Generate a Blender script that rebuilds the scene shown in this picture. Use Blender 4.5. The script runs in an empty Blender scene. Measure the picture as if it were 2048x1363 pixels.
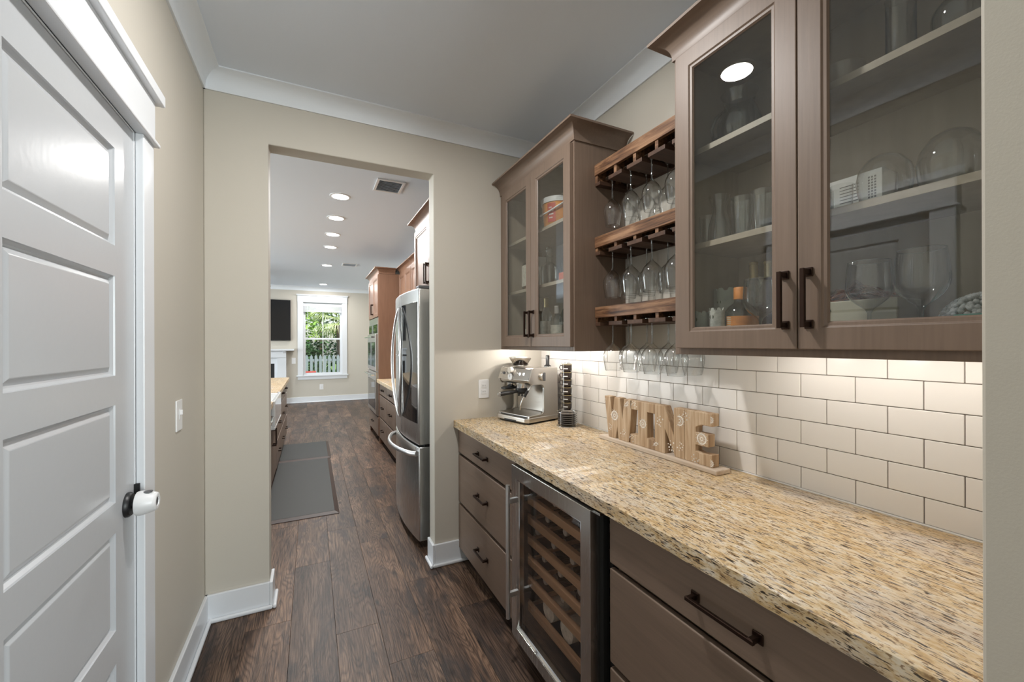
import bpy, bmesh, math, random
from mathutils import Matrix, Vector, Euler
random.seed(7)
R = math.radians
sc = bpy.context.scene
COL = sc.collection
# ------------------------------------------------------------------ camera
CAM_H = 1.4078; YAW = 0.4551; FPX = 819.058
cam = bpy.data.cameras.new('camera'); camo = bpy.data.objects.new('camera', cam); COL.objects.link(camo)
cam.sensor_width = 36.0; cam.sensor_fit = 'HORIZONTAL'; cam.lens = FPX / 2048 * 36.0
cam.shift_y = (686.92 - 681.5) / 2048.0
cam.clip_start = 0.02; cam.clip_end = 300
camo.matrix_world = (Matrix.Translation((0, 0, CAM_H)) @ Matrix.Rotation(-YAW, 4, 'Z') @ Matrix.Rotation(R(90), 4, 'X')
                     @ Matrix.Rotation(-0.0031, 4, 'Z'))
sc.camera = camo
# ------------------------------------------------------------------ world, sun, daylight, exposure
world = bpy.data.worlds.new('world'); sc.world = world; world.use_nodes = True
wn = world.node_tree.nodes; wl = world.node_tree.links
bg = wn['Background']
sky = wn.new('ShaderNodeTexSky'); sky.sky_type = 'NISHITA'; sky.sun_disc = False
sky.sun_elevation = R(55); sky.sun_rotation = R(150); sky.air_density = 1.0; sky.dust_density = 1.5
wl.new(sky.outputs[0], bg.inputs[0]); bg.inputs[1].default_value = 0.22
def area(name, loc, rot, sx, sy, power, col=(1, 1, 1), shape='RECTANGLE', spread=180):
    l = bpy.data.lights.new(name, 'AREA'); l.shape = shape; l.size = sx; l.size_y = sy
    l.energy = power; l.color = col; l.spread = R(spread)
    o = bpy.data.objects.new(name, l); o.location = loc; o.rotation_euler = rot; COL.objects.link(o); return o
sun = bpy.data.lights.new('sun', 'SUN'); sun.energy = 5.0; sun.angle = R(0.6); sun.color = (1, .95, .86)
suno = bpy.data.objects.new('sun', sun); COL.objects.link(suno)
suno.rotation_euler = Vector((-0.42, 0.55, -0.95)).to_track_quat('-Z', 'Y').to_euler()
# daylight coming in through the kitchen's side windows; the front area light is added fill
for i, y in enumerate((4.3, 6.7, 9.1)):
    area('daylight_side_window', (-4.93, y, 1.45), (0, R(-90), 0), 2.0, 1.7, 86, (.88, .965, 1.0))
area('front_fill_light', (2.0, -3.56, 1.5), (R(90), 0, 0), 2.1, 1.7, 155, (.90, .965, 1.0))  # fill light added behind the camera to brighten the pantry
vs = sc.view_settings; vs.view_transform = 'Standard'; vs.look = 'None'; vs.gamma = 1.0; vs.exposure = 0.42
vs.use_curve_mapping = False
try:
    sc.cycles.use_denoising = True; sc.cycles.max_bounces = 12; sc.cycles.transparent_max_bounces = 40
    sc.cycles.diffuse_bounces = 4; sc.cycles.glossy_bounces = 4; sc.cycles.sample_clamp_indirect = 6.0
    sc.cycles.caustics_reflective = False; sc.cycles.caustics_refractive = False
except Exception:
    pass
# ------------------------------------------------------------------ materials
def nodes(name):
    m = bpy.data.materials.new(name); m.use_nodes = True
    nt = m.node_tree; return m, nt, nt.nodes['Principled BSDF']
def setp(b, **k):
    names = {'base': 'Base Color', 'rough': 'Roughness', 'metal': 'Metallic', 'spec': 'Specular IOR Level', 'coat': 'Coat Weight',
             'coat_rough': 'Coat Roughness', 'trans': 'Transmission Weight', 'ior': 'IOR', 'aniso': 'Anisotropic',
             'emit': 'Emission Color', 'emit_s': 'Emission Strength', 'alpha': 'Alpha', 'sub': 'Subsurface Weight'}
    for a, v in k.items():
        if a in ('base', 'emit') and len(v) == 3: v = (*v, 1)
        b.inputs[names[a]].default_value = v
def coords(nt, scale=(1, 1, 1), rot=(0, 0, 0), rnd=True):
    tc = nt.nodes.new('ShaderNodeTexCoord'); mp = nt.nodes.new('ShaderNodeMapping')
    mp.inputs['Scale'].default_value = scale; mp.inputs['Rotation'].default_value = rot
    if rnd:
        oi = nt.nodes.new('ShaderNodeObjectInfo'); mu = nt.nodes.new('ShaderNodeVectorMath'); mu.operation = 'SCALE'
        cx = nt.nodes.new('ShaderNodeCombineXYZ')
        for i in range(3): nt.links.new(oi.outputs['Random'], cx.inputs[i])
        mu.inputs['Scale'].default_value = 37.0; nt.links.new(cx.outputs[0], mu.inputs[0])
        ad = nt.nodes.new('ShaderNodeVectorMath'); ad.operation = 'ADD'
        nt.links.new(tc.outputs['Object'], ad.inputs[0]); nt.links.new(mu.outputs[0], ad.inputs[1])
        nt.links.new(ad.outputs[0], mp.inputs[0])
    else:
        nt.links.new(tc.outputs['Object'], mp.inputs[0])
    return mp.outputs[0]
def noise(nt, vec, scale=5, detail=4, rough=.55, dist=0):
    n = nt.nodes.new('ShaderNodeTexNoise'); n.inputs['Scale'].default_value = scale; n.inputs['Detail'].default_value = detail
    n.inputs['Roughness'].default_value = rough; n.inputs['Distortion'].default_value = dist
    nt.links.new(vec, n.inputs['Vector']); return n.outputs['Fac']
def ramp(nt, fac, stops):
    r = nt.nodes.new('ShaderNodeValToRGB'); e = r.color_ramp.elements
    while len(e) < len(stops): e.new(.5)
    for i, (p, c) in enumerate(stops):
        e[i].position = p; e[i].color = (*c, 1) if len(c) == 3 else c
    nt.links.new(fac, r.inputs[0]); return r.outputs[0]
def mixc(nt, fac, a, b, mode='MIX'):
    m = nt.nodes.new('ShaderNodeMix'); m.data_type = 'RGBA'; m.blend_type = mode
    if isinstance(fac, (int, float)): m.inputs[0].default_value = fac
    else: nt.links.new(fac, m.inputs[0])
    for i, x in ((6, a), (7, b)):
        if isinstance(x, tuple): m.inputs[i].default_value = (*x, 1)
        else: nt.links.new(x, m.inputs[i])
    return m.outputs[2]
def bump(nt, b, h, strength=.1, dist=.01):
    n = nt.nodes.new('ShaderNodeBump'); n.inputs['Strength'].default_value = strength; n.inputs['Distance'].default_value = dist
    nt.links.new(h, n.inputs['Height']); nt.links.new(n.outputs[0], b.inputs['Normal'])
def plain(name, base, rough=.5, metal=0, bmp=None, var=None, **k):
    m, nt, b = nodes(name); setp(b, base=base, rough=rough, metal=metal, **k)
    if var:
        f = noise(nt, coords(nt, var[2] if len(var) > 2 else (1, 1, 1)), var[1], 4)
        nt.links.new(ramp(nt, f, [(.3, tuple(c * (1 - var[0]) for c in base)), (.7, tuple(min(1, c * (1 + var[0])) for c in base))]), b.inputs['Base Color'])
    if bmp: bump(nt, b, noise(nt, coords(nt, bmp[2] if len(bmp) > 2 else (1, 1, 1)), bmp[0], 3), bmp[1], .004)
    return m
def woodmat(name, dark, mid, light, axis=2, fine=90, ring=5, rough=.4, coat=.0, strength=.12, contrast=(.3, .52, .75)):
    m, nt, b = nodes(name)
    s = [fine, fine, fine]; s[axis] = fine * .035
    s2 = [ring, ring, ring]; s2[axis] = ring * .12
    f1 = noise(nt, coords(nt, s), 1, 4, .6); f2 = noise(nt, coords(nt, s2), 1.0, 5, .6, 1.2)
    mx = nt.nodes.new('ShaderNodeMath'); mx.operation = 'MULTIPLY_ADD'; mx.inputs[1].default_value = .45
    sc_ = nt.nodes.new('ShaderNodeMath'); sc_.operation = 'MULTIPLY'; sc_.inputs[1].default_value = .55
    nt.links.new(f2, sc_.inputs[0]); nt.links.new(f1, mx.inputs[0]); nt.links.new(sc_.outputs[0], mx.inputs[2])
    c = ramp(nt, mx.outputs[0], [(contrast[0], dark), (contrast[1], mid), (contrast[2], light)])
    nt.links.new(c, b.inputs['Base Color']); setp(b, rough=rough, coat=coat, coat_rough=.25)
    bump(nt, b, f1, strength, .002); return m
MT = {}
MT['wall'] = plain('wall_paint', (.565, .527, .458), .62, bmp=(260, .06), spec=.35)
MT['ceiling'] = plain('ceiling_paint', (.77, .825, .90), .8, bmp=(220, .05), spec=.2)
MT['trim'] = plain('white_trim_paint', (.74, .76, .785), .32, bmp=(40, .03, (1, 1, .2)))
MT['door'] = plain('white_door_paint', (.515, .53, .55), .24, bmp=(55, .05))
MT['cab'] = woodmat('stained_maple', (.155, .108, .079), (.194, .136, .100), (.230, .165, .124), 2, 110, 4, .45, .0, .06)
MT['cab_h'] = woodmat('stained_maple_across', (.160, .112, .082), (.200, .141, .105), (.238, .172, .131), 1, 110, 4, .42, .0, .06)
MT['cab_in'] = plain('cabinet_interior_maple', (.34, .28, .215), .5, var=(.1, 20, (1, 1, .1)))
MT['shelf'] = plain('shelf_edge_maple', (.40, .335, .26), .45, var=(.08, 30))
MT['kcab'] = woodmat('warm_stained_maple', (.150, .078, .048), (.195, .105, .066), (.235, .130, .085), 2, 110, 4, .36, .15, .05)
MT['rack'] = woodmat('walnut_stained_pine', (.040, .017, .009), (.17, .082, .040), (.33, .185, .10), 1, 85, 26, .5, 0, .3, (.38, .5, .62))
MT['rack_d'] = woodmat('darker_pine', (.03, .014, .008), (.075, .036, .02), (.13, .07, .04), 0, 60, 16, .55, 0, .3)  # darker pine for the rack's top, back and flange boards
MT['bronze'] = plain('oil_rubbed_bronze', (.045, .026, .019), .33, .85)
MT['bronze_edge'] = plain('bronze_copper_edge', (.20, .095, .06), .35, .9)
MT['black'] = plain('black_plastic', (.012, .012, .013), .4)
MT['rubber'] = plain('matte_black', (.008, .008, .008), .75)
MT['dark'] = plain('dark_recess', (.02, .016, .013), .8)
def steel(name, col, rough, axis=2, st=.012):
    m, nt, b = nodes(name); setp(b, base=col, metal=1.0, rough=rough)
    s = [500, 500, 500]; s[axis] = 4
    f = noise(nt, coords(nt, s), 1, 2)
    bump(nt, b, f, st, .0008)
    rr = nt.nodes.new('ShaderNodeMapRange'); rr.inputs['To Min'].default_value = rough - .02; rr.inputs['To Max'].default_value = rough + .03
    nt.links.new(f, rr.inputs[0]); nt.links.new(rr.outputs[0], b.inputs['Roughness']); return m
MT['steel'] = steel('brushed_stainless', (.60, .59, .575), .26)
MT['steel_h'] = steel('brushed_stainless_across', (.60, .575, .54), .28, 1)
MT['satin'] = plain('satin_steel', (.74, .745, .75), .34, 1)
MT['chrome'] = plain('polished_chrome', (.72, .73, .74), .09, 1)
MT['blackglass'] = plain('black_glass', (.012, .012, .013), .04, spec=.8)
MT['mirrorblack'] = plain('mirror_black_glass', (.012, .012, .013), .05, spec=.9)
MT['white_plastic'] = plain('white_plastic', (.80, .80, .80), .28)
MT['porcelain'] = plain('white_fireclay', (.85, .85, .84), .12, coat=.4)
MT['grout'] = plain('taupe_grout', (.20, .17, .15), .9)
MT['caulk'] = plain('white_caulk', (.8, .79, .77), .6)
m_, nt_, b_ = nodes('glazed_white_tile'); setp(b_, base=(.80, .77, .73), rough=.24)
bump(nt_, b_, noise(nt_, coords(nt_), 14, 1), .06, .01); MT['tile'] = m_
def thin_glass(name, tint=(.97, .985, .98), edge=(.55, .6, .6), rough=.0, ior=1.5, k=1.0):
    # thin clear glass: a Fresnel share of mirror over see-through glass that takes a little light on the slant
    m = bpy.data.materials.new(name); m.use_nodes = True; nt = m.node_tree
    for n in list(nt.nodes): nt.nodes.remove(n)
    out = nt.nodes.new('ShaderNodeOutputMaterial'); mx = nt.nodes.new('ShaderNodeMixShader')
    tr = nt.nodes.new('ShaderNodeBsdfTransparent'); gl = nt.nodes.new('ShaderNodeBsdfGlossy'); gl.inputs['Roughness'].default_value = rough
    fr = nt.nodes.new('ShaderNodeFresnel'); ge = nt.nodes.new('ShaderNodeNewGeometry')
    ma = nt.nodes.new('ShaderNodeMath'); ma.operation = 'MULTIPLY_ADD'; ma.inputs[1].default_value = 1 / ior - ior; ma.inputs[2].default_value = ior
    nt.links.new(ge.outputs['Backfacing'], ma.inputs[0]); nt.links.new(ma.outputs[0], fr.inputs['IOR'])   # same sheet from both sides
    cr = ramp(nt, fr.outputs[0], [(.04, tint), (.5, edge)])
    nt.links.new(cr, tr.inputs['Color'])
    mu = nt.nodes.new('ShaderNodeMath'); mu.operation = 'MULTIPLY'; mu.inputs[1].default_value = k; mu.use_clamp = True
    nt.links.new(fr.outputs[0], mu.inputs[0]); nt.links.new(mu.outputs[0], mx.inputs[0])
    nt.links.new(tr.outputs[0], mx.inputs[1]); nt.links.new(gl.outputs[0], mx.inputs[2])
    nt.links.new(mx.outputs[0], out.inputs[0]); return m
MT['pane'] = thin_glass('clear_pane', (.95, .96, .95), (.82, .86, .84), 0, 1.52, 1.5)
MT['tintpane'] = thin_glass('cooler_door_glass', (.95, .93, .91), (.8, .78, .76), 0, 1.5, 1.0)
MT['glass'] = thin_glass('stemware_glass', (.965, .972, .97), (.45, .48, .48), .0, 1.5, 2.6)
MT['stemglass'] = thin_glass('solid_stem_glass', (.80, .82, .82), (.22, .24, .24), .0, 1.5, 3.2)
MT['cutglass'] = thin_glass('cut_crystal', (.86, .88, .88), (.34, .37, .38), .04, 1.6, 2.4)
MT['hopper'] = thin_glass('smoky_hopper', (.62, .58, .54), (.3, .28, .26), .02, 1.5, 1.2)
MT['bubble'] = plain('bubble_wrap', (.80, .82, .83), .12, alpha=.45, spec=.9)
def emis(name, col, s):
    m, nt, b = nodes(name); setp(b, base=(.9, .9, .9), emit=col, emit_s=s); return m
MT['lamp'] = emis('lit_lamp_lens', (1, .95, .88), 9)
MT['strip'] = emis('lit_strip_lens', (1, .93, .84), 7)
MT['beans'] = plain('coffee_beans', (.02, .012, .008), .4, bmp=(180, 1.0))
MT['paper'] = plain('printed_card', (.62, .62, .60), .6)
MT['ink'] = plain('black_ink', (.02, .02, .02), .6)
MT['orange'] = plain('orange_label', (.74, .27, .06), .45, var=(.18, 30))
MT['orange_tub'] = plain('orange_printed_tub', (.82, .33, .07), .4, var=(.25, 14))
MT['red'] = plain('red_print', (.52, .06, .04), .45)
MT['redorange'] = plain('red_orange_plastic', (.70, .16, .06), .4)
MT['cream'] = plain('cream_paper', (.62, .58, .44), .55, var=(.06, 12))
MT['sage'] = plain('sage_ceramic', (.36, .41, .36), .55, bmp=(60, .35), var=(.16, 16))
MT['sage_l'] = plain('pale_speckled_ceramic', (.62, .62, .57), .6, bmp=(90, .5), var=(.2, 60))
MT['gold'] = plain('gold_foil', (.55, .44, .22), .35, .6)
MT['amber'] = plain('amber_spirit', (.30, .14, .04), .12, coat=.5)
MT['bottle_dark'] = plain('dark_bottle_glass', (.012, .016, .010), .06, coat=.6)
MT['bottle_green'] = plain('olive_bottle_glass', (.05, .055, .03), .08, coat=.6)
MT['bottle_plum'] = plain('plum_studded_glass', (.06, .022, .04), .1, coat=.6)
MT['label'] = plain('bottle_paper_label', (.58, .54, .46), .6, var=(.2, 60))
MT['foil'] = plain('bottle_foil', (.40, .36, .33), .45)
MT['teal'] = plain('teal_glazed_dish', (.16, .50, .44), .15, coat=.5)
MT['copper'] = plain('copper_wire', (.35, .16, .10), .25, 1)
MT['coolshelf'] = woodmat('beech_shelf_front', (.30, .17, .095), (.43, .26, .155), (.52, .335, .21), 1, 90, 6, .45, 0, .1)
MT['sign'] = woodmat('limed_mango_wood', (.27, .165, .09), (.43, .29, .17), (.60, .46, .32), 2, 80, 14, .65, 0, .3, (.38, .5, .63))
MT['sign_l'] = woodmat('limewashed_plinth', (.42, .31, .22), (.58, .48, .38), (.70, .64, .56), 1, 60, 10, .65, 0, .3)
MT['whitewash'] = plain('whitewashed_carving', (.72, .67, .60), .75, var=(.2, 60))
MT['mat'] = plain('cushioned_mat_vinyl', (.026, .027, .025), .52, bmp=(240, .35))
MT['mat_edge'] = plain('mat_brown_edge', (.05, .030, .024), .5)
MT['tvscreen'] = plain('tv_screen', (.004, .004, .005), .18)
MT['fence'] = plain('shaded_white_pickets', (.27, .32, .35), .6)  # white pickets with their shade put into the colour, darker and bluer
MT['grass'] = plain('lawn', (.16, .26, .06), .9, var=(.4, 9))
MT['bark'] = plain('bark', (.14, .10, .07), .9, bmp=(30, .8))
MT['espresso_cup'] = plain('dark_glazed_cup', (.035, .026, .024), .25, coat=.3)
MT['fridge_side'] = plain('fridge_grey_side', (.11, .11, .115), .4, .3)
MT['hood'] = plain('soot_black', (.01, .01, .01), .7)
def leafmat(name, c1, c2):
    m, nt, b = nodes(name); f = noise(nt, coords(nt), 2.2, 3)
    nt.links.new(ramp(nt, f, [(.35, c1), (.65, c2)]), b.inputs['Base Color']); setp(b, rough=.5)
    return m
MT['leaf_a'] = leafmat('bright_leaves', (.16, .34, .04), (.50, .68, .16))
MT['leaf_b'] = leafmat('deep_leaves', (.02, .07, .02), (.07, .17, .05))
MT['leaf_p'] = leafmat('palm_leaves', (.34, .46, .13), (.74, .78, .42))
# floor planks: brown distressed laminate with cathedral grain, smoky patches and knots
def floor_mat():
    m, nt, b = nodes('distressed_chestnut_laminate')
    fine = noise(nt, coords(nt, (210, 5.5, 1)), 1, 4, .65)
    # contour lines of a stretched height field read as cathedral grain
    hf = noise(nt, coords(nt, (7.5, .95, 1)), 1, 2, .45, .3)
    ml = nt.nodes.new('ShaderNodeMath'); ml.operation = 'MULTIPLY'; ml.inputs[1].default_value = 34.0; nt.links.new(hf, ml.inputs[0])
    frc = nt.nodes.new('ShaderNodeMath'); frc.operation = 'FRACT'; nt.links.new(ml.outputs[0], frc.inputs[0])
    grain = ramp(nt, frc.outputs[0], [(0, (.34, .31, .29)), (.14, (.60, .57, .55)), (.5, (1.12, 1.10, 1.08)), (.84, (.86, .85, .84)), (1, (.34, .31, .29))])
    warp = noise(nt, coords(nt, (7, 1.3, 1)), 1, 3, .5)
    base = ramp(nt, warp, [(.30, (.078, .052, .040)), (.5, (.150, .098, .070)), (.70, (.245, .166, .120))])
    c = mixc(nt, .82, base, grain, 'MULTIPLY')
    g2 = ramp(nt, fine, [(.38, (.22, .20, .19)), (.50, (.95, .94, .93)), (.70, (1.6, 1.55, 1.48))])
    c = mixc(nt, .85, c, g2, 'MULTIPLY')
    smoke = noise(nt, coords(nt, (6.5, 2.2, 1)), 1, 6, .68, 1.0)
    c = mixc(nt, ramp(nt, smoke, [(.50, (0, 0, 0)), (.66, (.86, .86, .86))]), c, (.034, .029, .029))
    vo = nt.nodes.new('ShaderNodeTexVoronoi'); vo.inputs['Scale'].default_value = 1.0
    nt.links.new(coords(nt, (7.5, 3.2, 1)), vo.inputs['Vector'])
    c = mixc(nt, ramp(nt, vo.outputs['Distance'], [(.04, (1, 1, 1)), (.13, (0, 0, 0))]), c, (.018, .013, .011))
    oi = nt.nodes.new('ShaderNodeObjectInfo')
    c = mixc(nt, 1.0, c, ramp(nt, oi.outputs['Random'], [(0, (.74, .74, .76)), (.5, (.95, .93, .91)), (1, (1.15, 1.08, 1.02))]), 'MULTIPLY')
    nt.links.new(c, b.inputs['Base Color']); setp(b, rough=.40, spec=.26)
    bump(nt, b, fine, .35, .002); return m
MT['floor'] = floor_mat()
def granite():
    m, nt, b = nodes('golden_streaked_granite')
    rz = R(-14)
    big = noise(nt, coords(nt, (12, 5, 12), (0, 0, rz), False), 1, 3, .6)
    med = noise(nt, coords(nt, (85, 27, 85), (0, 0, rz), False), 1, 4, .65)
    base = ramp(nt, med, [(.28, (.30, .19, .10)), (.40, (.56, .39, .20)), (.52, (.67, .54, .36)), (.63, (.70, .62, .50)), (.78, (.46, .41, .38))])
    gold = mixc(nt, ramp(nt, big, [(.42, (0, 0, 0)), (.68, (.55, .55, .55))]), base, (.54, .36, .16))
    grey = noise(nt, coords(nt, (7, 3.4, 7), (0, 0, R(-20)), False), 1, 3, .6)
    gold = mixc(nt, ramp(nt, grey, [(.50, (0, 0, 0)), (.72, (.60, .60, .60))]), gold, (.50, .46, .43))
    d1 = noise(nt, coords(nt, (260, 34, 260), (0, 0, rz), False), 1, 2, .5)
    c = mixc(nt, ramp(nt, d1, [(.595, (0, 0, 0)), (.635, (.97, .97, .97))]), gold, (.030, .020, .016))
    d2 = noise(nt, coords(nt, (240, 85, 240), (0, 0, R(-26)), False), 1, 2, .5)
    c = mixc(nt, ramp(nt, d2, [(.59, (0, 0, 0)), (.66, (.8, .8, .8))]), c, (.19, .10, .042))
    d3 = noise(nt, coords(nt, (130, 30, 130), (0, 0, R(-9)), False), 1, 3, .6)
    c = mixc(nt, ramp(nt, d3, [(.60, (0, 0, 0)), (.68, (.75, .75, .75))]), c, (.16, .14, .135))
    nt.links.new(c, b.inputs['Base Color']); setp(b, rough=.34, spec=.28)
    return m
MT['granite'] = granite()
# ------------------------------------------------------------------ mesh builder
WM = {}
def wm(o): return WM.get(o.name, Matrix.Identity(4))
def tag(o, label=None, cat=None, group=None, kind=None):
    if label: o['label'] = label
    if cat: o['category'] = cat
    if group: o['group'] = group
    if kind: o['kind'] = kind
    return o
def adopt(o, parent, world):
    o.parent = parent; o.matrix_parent_inverse = wm(parent).inverted(); o.matrix_basis = world; WM[o.name] = world
def thing(name, label, cat, loc=(0, 0, 0), group=None, kind=None):
    o = bpy.data.objects.new(name, None); COL.objects.link(o); o.empty_display_size = .1
    o.matrix_basis = Matrix.Translation(loc); WM[o.name] = Matrix.Translation(loc)
    return tag(o, label, cat, group, kind)
class MB:
    def __init__(s): s.v = []; s.f = []
    def add(s, vs, fs):
        n = len(s.v); s.v += [tuple(p) for p in vs]; s.f += [tuple(i + n for i in f) for f in fs]; return s
    def box(s, x0, x1, y0, y1, z0, z1):
        x0, x1 = min(x0, x1), max(x0, x1); y0, y1 = min(y0, y1), max(y0, y1); z0, z1 = min(z0, z1), max(z0, z1)
        return s.add([(x0, y0, z0), (x1, y0, z0), (x1, y1, z0), (x0, y1, z0), (x0, y0, z1), (x1, y0, z1), (x1, y1, z1), (x0, y1, z1)],
                     [(0, 3, 2, 1), (4, 5, 6, 7), (0, 1, 5, 4), (1, 2, 6, 5), (2, 3, 7, 6), (3, 0, 4, 7)])
    def lathe(s, prof, c=(0, 0, 0), seg=24, axis='Z', cap=True, wob=None):
        vs = []; n = len(prof)
        for (r, h) in prof:
            for k in range(seg):
                a = 2 * math.pi * k / seg; rr = max(r, 1e-5) * (wob(a, h) if wob else 1); p = (rr * math.cos(a), rr * math.sin(a), h)
                if axis == 'X': p = (p[2], p[0], p[1])
                if axis == 'Y': p = (p[1], p[2], p[0])
                vs.append((p[0] + c[0], p[1] + c[1], p[2] + c[2]))
        fs = [(i * seg + k, i * seg + (k + 1) % seg, (i + 1) * seg + (k + 1) % seg, (i + 1) * seg + k) for i in range(n - 1) for k in range(seg)]
        if cap:
            if prof[0][0] > 1e-4: fs.append(tuple(range(seg - 1, -1, -1)))
            if prof[-1][0] > 1e-4: fs.append(tuple((n - 1) * seg + k for k in range(seg)))
        return s.add(vs, fs)
    def tube(s, path, r, seg=10, flat=1.0, close=False):
        P = [Vector(p) for p in path]; n = len(P); vs = []; up = Vector((0, 0, 1))
        rs = r if isinstance(r, (list, tuple)) else [r] * n
        last = None
        for i, p in enumerate(P):
            if close: t = (P[(i + 1) % n] - P[i - 1]).normalized()
            else: t = (P[min(i + 1, n - 1)] - P[max(i - 1, 0)]).normalized()
            if last is None: a = t.cross(up if abs(t.z) < .9 else Vector((1, 0, 0))).normalized()
            else: a = (last - t * last.dot(t)).normalized()
            last = a; bb = t.cross(a)
            for k in range(seg):
                th = 2 * math.pi * k / seg; vs.append(p + a * (math.cos(th) * rs[i]) + bb * (math.sin(th) * rs[i] * flat))
        m = n if close else n - 1
        fs = [(i * seg + k, i * seg + (k + 1) % seg, ((i + 1) % n) * seg + (k + 1) % seg, ((i + 1) % n) * seg + k) for i in range(m) for k in range(seg)]
        if not close: fs += [tuple(range(seg - 1, -1, -1)), tuple((n - 1) * seg + k for k in range(seg))]
        return s.add(vs, fs)
    def prism(s, poly, h0, h1, axis='Z'):
        # poly in the plane across axis: Z -> (x, y), X -> (y, z), Y -> (x, z)
        def q(p, h): return {'Z': (p[0], p[1], h), 'X': (h, p[0], p[1]), 'Y': (p[0], h, p[1])}[axis]
        n = len(poly)
        return s.add([q(p, h0) for p in poly] + [q(p, h1) for p in poly],
                     [tuple(range(n - 1, -1, -1)), tuple(range(n, 2 * n))] + [(k, (k + 1) % n, n + (k + 1) % n, n + k) for k in range(n)])
    def build(s, name, mat, parent=None, bev=0, smooth=None, seg=2, label=None, cat=None, group=None, kind=None, solid=0):
        me = bpy.data.meshes.new(name)
        xs, ys, zs = zip(*s.v)
        o0 = Vector(((min(xs) + max(xs)) / 2, (min(ys) + max(ys)) / 2, min(zs)))
        me.from_pydata([Vector(p) - o0 for p in s.v], [], s.f)
        bm = bmesh.new(); bm.from_mesh(me); bmesh.ops.recalc_face_normals(bm, faces=bm.faces); bm.to_mesh(me); bm.free()
        me.materials.append(MT[mat] if isinstance(mat, str) else mat)
        o = bpy.data.objects.new(name, me); COL.objects.link(o)
        W = Matrix.Translation(o0)
        if parent is not None: adopt(o, parent, W)
        else: o.matrix_basis = W; WM[o.name] = W
        if smooth:
            for p in me.polygons: p.use_smooth = True
            try: me.set_sharp_from_angle(angle=R(smooth))
            except Exception: pass
        if solid:
            md = o.modifiers.new('solid', 'SOLIDIFY'); md.thickness = solid; md.offset = 0
        if bev:
            md = o.modifiers.new('bevel', 'BEVEL'); md.width = bev; md.segments = seg; md.limit_method = 'ANGLE'; md.angle_limit = R(40)
            md.harden_normals = False
        return tag(o, label, cat, group, kind)
def box(name, mat, parent, x0, x1, y0, y1, z0, z1, bev=.002, **k):
    return MB().box(x0, x1, y0, y1, z0, z1).build(name, mat, parent, bev, **k)
def kids(o): return [c for c in bpy.data.objects if c.parent == o]
CH = {}
def dup(root, M, label=None, group=None):
    def rec(o, par):
        c = o.copy(); COL.objects.link(c)
        if par is not None: c.parent = par; c.matrix_parent_inverse = o.matrix_parent_inverse
        for ch in o.children: rec(ch, c)
        return c
    r = rec(root, None); r.matrix_basis = M; WM[r.name] = M
    if label: r['label'] = label
    if group: r['group'] = group
    return r
def move(root, M): root.matrix_basis = M; WM[root.name] = M
# measured planes of the rooms (metres; x across, y along the pantry, z up)
XL, YE, XB, ZC = -.4905, 2.5533, 1.4915, 2.80
YB = YE + .1165; YF = 11.085; XO1, XO2, ZO = -.2064, .698, 2.484
XCF = .8265; YN = .2205; XU = 1.166; ZU = 1.369; XK = -5.0; YR = -3.5
# ------------------------------------------------------------------ structure
def struct(name, mb, mat, bev=0, parent=None): return mb.build(name, mat, parent, bev, kind='structure' if parent is None else None)
XQ = 4.0; FW0, FW1 = .93, 3.1
fl = struct('floor', MB().box(XK - .12, XQ + .12, YR - .12, YF + .12, -.10, -.012), 'dark')
struct('ceiling', MB().box(XK - .12, XQ + .12, YR - .12, YF + .12, ZC, ZC + .1), 'ceiling')
struct('wall_right', MB().box(XB, XB + .12, YN - .001, YF + .12, -.012, ZC), 'wall')
struct('wall_front_right', MB().box(XQ, XQ + .12, YR - .12, YN, -.012, ZC), 'wall')
DY0, DY1, DZ = .925, 1.653, 2.066        # door opening
struct('wall_left', MB().box(XL - .12, XL, YR, DY0, -.012, ZC).box(XL - .12, XL, DY1, YB, -.012, ZC).box(XL - .12, XL, DY0, DY1, DZ, ZC), 'wall')
struct('wall_end', MB().prism([(XL, -.012), (XO1, -.012), (XO1, ZO), (XO2, ZO), (XO2, -.012), (XB, -.012), (XB, ZC), (XL, ZC)], YE, YB, 'Y'), 'wall', .005)
struct('wall_kitchen_near', MB().box(XK, XL - .12, YE, YB, -.012, ZC), 'wall')
WX0, WX1, WZ0, WZ1 = -.185, .69, .66, 2.43
struct('wall_far', MB().box(XK, WX0, YF, YF + .12, -.012, ZC).box(WX1, XB, YF, YF + .12, -.012, ZC)
       .box(WX0, WX1, YF, YF + .12, -.012, WZ0).box(WX0, WX1, YF, YF + .12, WZ1, ZC), 'wall')
KW = [(3.3, 5.3), (5.7, 7.7), (8.1, 10.1)]
mbk = MB().box(XK - .12, XK, YB, YF, -.012, .55).box(XK - .12, XK, YB, YF, 2.35, ZC)
ys = [YB] + [v for w in KW for v in w] + [YF]
for i in range(0, len(ys), 2): mbk.box(XK - .12, XK, ys[i], ys[i + 1], .55, 2.35)
struct('wall_kitchen_left', mbk, 'wall')
struct('wall_back', MB().box(XL, FW0, YR - .12, YR, -.012, ZC).box(FW1, XQ, YR - .12, YR, -.012, ZC).box(FW0, FW1, YR - .12, YR, -.012, .6).box(FW0, FW1, YR - .12, YR, 2.4, ZC), 'wall')
struct('wall_near', MB().box(.82, XQ, YN - .1165, YN, -.012, ZC), 'wall', .004)
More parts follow.
